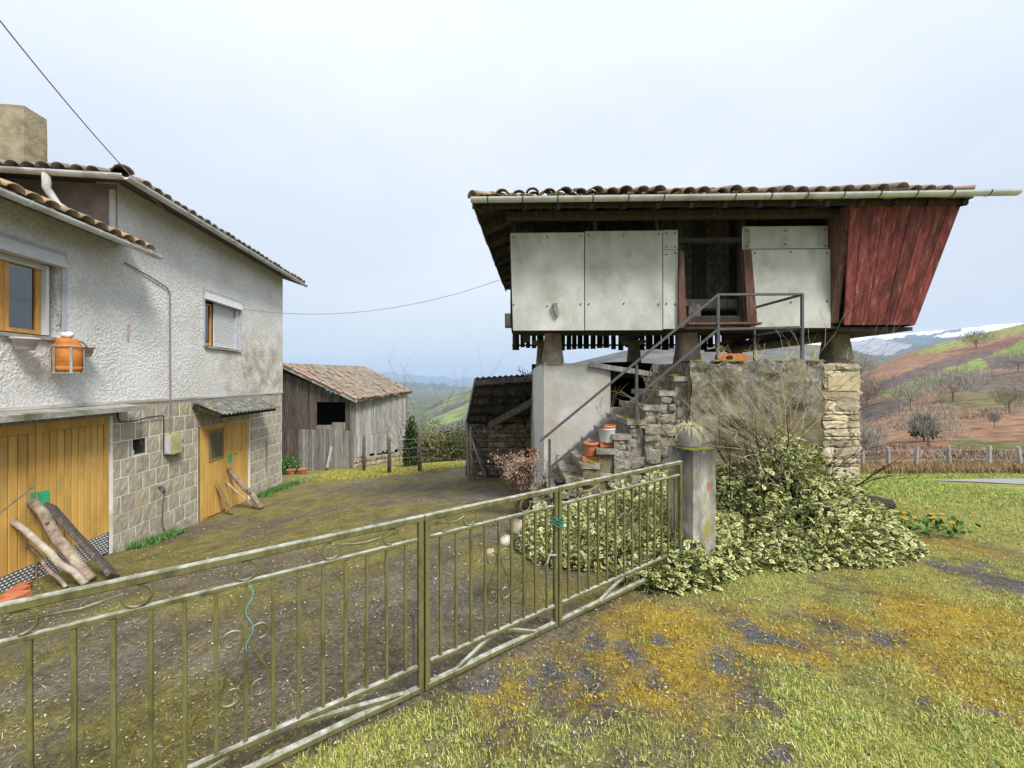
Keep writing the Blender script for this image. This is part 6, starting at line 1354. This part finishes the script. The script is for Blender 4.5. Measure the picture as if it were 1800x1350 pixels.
# ------------------------------------------------------------------ flowers and small plants at the right
fl_ = thing('orange_flowers', 'clump of orange flowers beside the variegated shrub', 'flowers', (5.4, 5.4, gzf(5.4, 5.4)))
rf = np.random.default_rng(8); n = 900; p = np.stack([rf.uniform(4.7, 6.0, n), rf.uniform(4.9, 5.9, n), np.zeros(n)], 1); k = fbm(p[:, 0] * 2, p[:, 1] * 2, 4) > .42; p = p[k]; n = len(p); p[:, 2] = gz(p[:, 0], p[:, 1]) + rf.uniform(.02, .22, n)
part('leaves', scatter_mesh('leaves', LEAF_V, LEAF_F, p, rots(rf.uniform(0, 6.28, n), rf.normal(.5, .6, n)), rf.uniform(.03, .08, (n, 1)), weed_m), None, fl_, kind='stuff')
q = p[rf.integers(0, n, 60)]; q = np.repeat(q, 5, 0) + np.array([0, 0, .12]); part('blossoms', scatter_mesh('blossoms', LEAF_V, LEAF_F, q, rots(np.tile(np.arange(5) * 1.2566, 60) + rf.normal(0, .1, 300), np.full(300, .3)), np.full((300, 1), .035), flower_m), None, fl_, kind='stuff')
bl = MB(); bl.tube([Vector((6.0 + .1 * k, 6.75 + .02 * k, gzf(6, 6.7) + .10 + .03 * math.sin(k * .6))) for k in range(9)], [.06, .10, .12, .13, .13, .13, .12, .11, .09], 10); single('dark_log', bl, wood_dark, 'dark rotting log lying on the lawn behind the shrub', 'log', smooth=True)
# rubble by the lower steps
RB = [stone_mesh('stone', 1, 1, .5, stone_pale, .3) for _ in range(3)]
for i, (u, v, s, lab) in enumerate(((912, 925, .30, 'large pale boulder behind the gate at the foot of the steps'), (890, 945, .2, 'small pale boulder behind the gate'), (935, 905, .26, 'flat pale stone against the lowest step'), (862, 962, .13, 'little pale stone on the yard edge'))):
    g = G(u, v + 12); mb = MB(); mb.lathe([(.30, 0), (.48, .15), (.5, .35), (.34, .58), (0, .66)], (0, 0, 0), 9, (True, False)); mb.v = [(x * random.uniform(.8, 1.15) * s, y * random.uniform(.7, 1.0) * s, z * random.uniform(.8, 1.1) * s) for x, y, z in mb.v]; o = single('boulder', mb, stone_pale, lab, 'stone', smooth=True); o.location = g - Vector((0, 0, .02))

# ------------------------------------------------------------------ grass, moss, leaf litter
def blades(name, label, n, sampler, hmin, hmax, w, mat, lean, rg, cat='grass', flat=False):
    x, y = sampler(n); n = len(x); z = gz(x, y) + (1 - ss(y, 7, 14)) * ((fbm(x * 6, y * 6, 5) - .5) * .03); h = rg.uniform(hmin, hmax, n)
    V = [(-.5, 0, 0), (.5, 0, 0), (.35, .25, .55), (-.35, .25, .55), (0, .75, .95)]; Fc = [(0, 1, 2), (0, 2, 3), (3, 2, 4)]
    m = scatter_mesh(name, V, Fc, np.stack([x, y, z + (.012 if flat else -.004)], 1), rots(rg.uniform(0, 6.28, n), rg.normal(-.85 if flat else 0, lean, n)), np.stack([w * rg.uniform(.7, 1.3, n) * (1 + ss(y, 4, 12) * 1.5), h, h], 1), mat)
    o = part(name, m, None, kind='stuff'); return tag(o, label, cat)
rgs = np.random.default_rng(17)
def tri_sample(n, near, far, xs=1.5):
    y = near * (far / near) ** rgs.uniform(0, 1, n); x = rgs.uniform(-1.45, 1.45, n) * y * xs / 1.5; return x, y
def s_lawn(n):
    x, y = tri_sample(n * 3, 1.25, 7.5); c, mo, og, gr, gv, a = masks(x, y); d = fbm(x * 3.1, y * 3.1, 62); pr = np.clip(gr * 1.25 - .18, 0, 1) * (1 - a) * (1 - c) * np.clip(d * 2.6 - .7, .05, 1); k = rgs.uniform(0, 1, len(x)) < pr * (1 - (mound(LB1, x, y) > .3)); return x[k][:n], y[k][:n]
blades('lawn_grass', 'patchy yellow-green grass on the near lawn', 210000, s_lawn, .008, .030, .0042, grass_m, .65, rgs)
def s_moss(n):
    x, y = tri_sample(n * 3, 1.25, 6.5); c, mo, og, gr, gv, a = masks(x, y); pr = np.clip(og * 1.3 - .15, 0, 1) * (1 - a) * (1 - c); k = rgs.uniform(0, 1, len(x)) < pr; return x[k][:n], y[k][:n]
blades('orange_moss', 'orange moss carpet on the near lawn', 60000, s_moss, .006, .018, .006, mossb_m, .8, rgs, 'moss')
def s_yard(n):
    x, y = tri_sample(n * 3, 1.25, 7); c, mo, og, gr, gv, a = masks(x, y); pr = np.clip(mo * 1.3 - .35, 0, 1) * c * (1 - gv); k = rgs.uniform(0, 1, len(x)) < pr; return x[k][:n], y[k][:n]
mossy = m_blade('yard_moss_blade', [(0, (.08, .07, .012)), (.4, (.15, .13, .022)), (.8, (.24, .20, .035)), (1, (.33, .30, .09))])
blades('yard_moss', 'olive moss growing over the yard', 60000, s_yard, .006, .02, .006, mossy, .8, rgs, 'moss')
def s_straw(n):
    x, y = tri_sample(n * 4, 1.2, 5); c, *_ = masks(x, y); d = fbm(x * 2.2, y * 2.2, 162); k = (rgs.uniform(0, 1, len(x)) < np.clip(d * 3 - 1.5, 0, 1)) ; return x[k][:n], y[k][:n]
blades('dry_blades', 'scattered dry straw blades over lawn and yard', 1300, s_straw, .025, .06, .0024, straw, .25, rgs, flat=True)
def s_far(n):
    x = rgs.uniform(4.5, 22, n * 2); y = rgs.uniform(4.6, 13.8, n * 2); k = (x / y < 1.5) & (rgs.uniform(0, 1, n * 2) < ss(y + (fbm(x * .9, y * .9, 15) - .5) * 3, 4.6, 8)) & (mound(LB1, x, y) < .05) & ~((x > 12.4) & (y > 9.3) & (y < 12)); return x[k][:n], y[k][:n]
green_bl = m_blade('green_blade', [(0, (.20, .32, .05)), (.5, (.32, .43, .08)), (1, (.48, .52, .15))])
blades('far_grass', 'bright green grass strip by the road', 46000, s_far, .02, .065, .008, green_bl, .5, rgs)
def s_bank(n):
    x = rgs.uniform(8, 26, n); y = rgs.uniform(13.5, 16.6, n); return x, y
rust_bl = m_blade('rust_blade', [(0, (.16, .085, .045)), (.5, (.28, .165, .085)), (1, (.45, .31, .17))])
blades('bank_grass', 'rusty dry grass on the bank below the stake fence', 26000, s_bank, .10, .32, .012, rust_bl, .6, rgs)
def s_edge(n):
    t = rgs.uniform(0, 1, n); y = np.where(t < .7, rgs.uniform(10.6, 12.9, n), rgs.uniform(6.5, 7.6, n)); p = np.abs(rgs.normal(0, .16, n)) + .06; x = -5.805 - .1257 * y + p; return x, y
blades('foot_weeds', 'green weeds along the foot of the house wall', 2200, s_edge, .03, .13, .012, weed_m, .6, rgs)
def s_back(n):
    x = rgs.uniform(-8, .5, n); y = rgs.uniform(13.2, 17.2, n); k = fbm(x * .8, y * .8, 51) + ss(y, 14.5, 16) * .25 > .55; return x[k], y[k]
blades('back_grass', 'grass tufts at the back of the yard', 26000, s_back, .03, .09, .012, m_blade('yellow_blade', [(0, (.20, .22, .04)), (.5, (.36, .34, .06)), (1, (.52, .46, .12))]), .6, rgs)
# moss cushions and loose grit, real little lumps
DV = [(math.cos(a) * r, math.sin(a) * r, z) for r, z in ((1, 0), (.72, .34)) for a in np.linspace(0, 2 * math.pi, 7)[:-1]] + [(0, 0, .48)]
DF = [(i, (i + 1) % 6, 6 + (i + 1) % 6) for i in range(6)] + [(i, 6 + (i + 1) % 6, 6 + i) for i in range(6)] + [(6 + i, 6 + (i + 1) % 6, 12) for i in range(6)]
def lumps(name, label, cat, n, pf, smin, smax, mat, near=1.25, far=6, flat=.6):
    x, y = tri_sample(n * 4, near, far); pr = pf(x, y); k = rgs.uniform(0, 1, len(x)) < pr; x, y = x[k][:n], y[k][:n]; m_ = len(x); sz = smin + (smax - smin) * rgs.uniform(0, 1, m_) ** 2.2
    z = gz(x, y) + (1 - ss(y, 7, 14)) * ((fbm(x * 6, y * 6, 5) - .5) * .03)
    m = scatter_mesh(name, DV, DF, np.stack([x, y, z - sz * .1], 1), rots(rgs.uniform(0, 6.28, m_), rgs.normal(0, .2, m_)), np.stack([sz * rgs.uniform(.7, 1.5, m_), sz * rgs.uniform(.7, 1.3, m_), sz * flat * rgs.uniform(.5, 1.3, m_)], 1), mat, smooth=True); tag(part(name, m, None, kind='stuff'), label, cat)
def pm(x, y): c, mo, og, gr, gv, a = masks(x, y); return np.clip(np.maximum(og, mo * c * .8) * 1.2 - .3, 0, 1) * (1 - a)
def pg_(x, y): c, mo, og, gr, gv, a = masks(x, y); return np.clip(np.maximum(a, gv) + .12 * c, 0, 1)
lumps('moss_cushions', 'small moss cushions dotting lawn and yard', 'moss', 16000, lambda x, y: pm(x, y) * (1 - masks(x, y)[0]), .004, .015, M('orange_moss_lump', (.16, .10, .02), (.36, .24, .03), (.52, .37, .06), 26, bump=.8, bd=.01, var=.3))
lumps('yard_moss_cushions', 'small olive moss cushions in the yard', 'moss', 12000, lambda x, y: pm(x, y) * masks(x, y)[0], .004, .015, M('olive_moss_lump', (.08, .07, .018), (.19, .165, .04), (.32, .28, .08), 26, bump=.8, bd=.01, var=.3))
lumps('grit', 'loose grit and pebbles on the bare patches', 'gravel', 9000, pg_, .0015, .007, M('grit_stone', (.11, .10, .09), (.22, .205, .185), (.42, .40, .37), 60, bump=0, var=.6), flat=.9)
# leafy weeds near the camera
n = 5200; x, y = tri_sample(n, 1.3, 4.5); c, mo, og, gr, gv, a = masks(x, y); d = fbm(x * 2.4, y * 2.4, 131); k = (d > .55) & (c < .3) & (gr > .4) & (a < .3); x, y = x[k], y[k]; n = len(x)
m = scatter_mesh('clover', LEAF_V, LEAF_F, np.stack([x, y, gz(x, y) + rgs.uniform(.005, .03, n)], 1), rots(rgs.uniform(0, 6.28, n), rgs.normal(.25, .3, n)), rgs.uniform(.010, .026, (n, 1)), M('clover_leaf', (.13, .20, .05), (.22, .30, .08), (.34, .38, .13), 14, bump=0, var=.4)); tag(part('clover', m, None, kind='stuff'), 'small leafy weeds in the lawn', 'weeds')
n = 5200; x, y = tri_sample(n, 1.3, 9); m = scatter_mesh('leaf_litter', LEAF_V, LEAF_F, np.stack([x, y, gz(x, y) + .014], 1), rots(rgs.uniform(0, 6.28, n), rgs.normal(0, .25, n)), rgs.uniform(.003, .008, (n, 1)) * (1 + np.minimum(y, 7)[:, None] * .55) * np.array([[.8, 1, 1]]), M('litter', (.30, .22, .13), (.50, .44, .34), (.68, .64, .56), 20, bump=0, var=.4)); tag(part('leaf_litter', m, None, kind='stuff'), 'pale leaf scraps and grit strewn over the ground', 'litter')

# ------------------------------------------------------------------ haze
hz = MB().box(-15000, 15000, -9500, 15500, -63.5, 420)
hm = bpy.data.materials.new('haze'); hm.use_nodes = True; ht = hm.node_tree; ht.nodes.clear(); ho = ht.nodes.new('ShaderNodeOutputMaterial'); hv = ht.nodes.new('ShaderNodeVolumePrincipled')
hv.inputs['Color'].default_value = (.56, .71, .95, 1); hv.inputs['Density'].default_value = 1.7e-4; ht.links.new(hv.outputs[0], ho.inputs['Volume'])
tag(part('haze', hz, hm, kind='stuff'), 'thin blue haze over the far valley', 'haze')
S.cycles.volume_bounces = 1
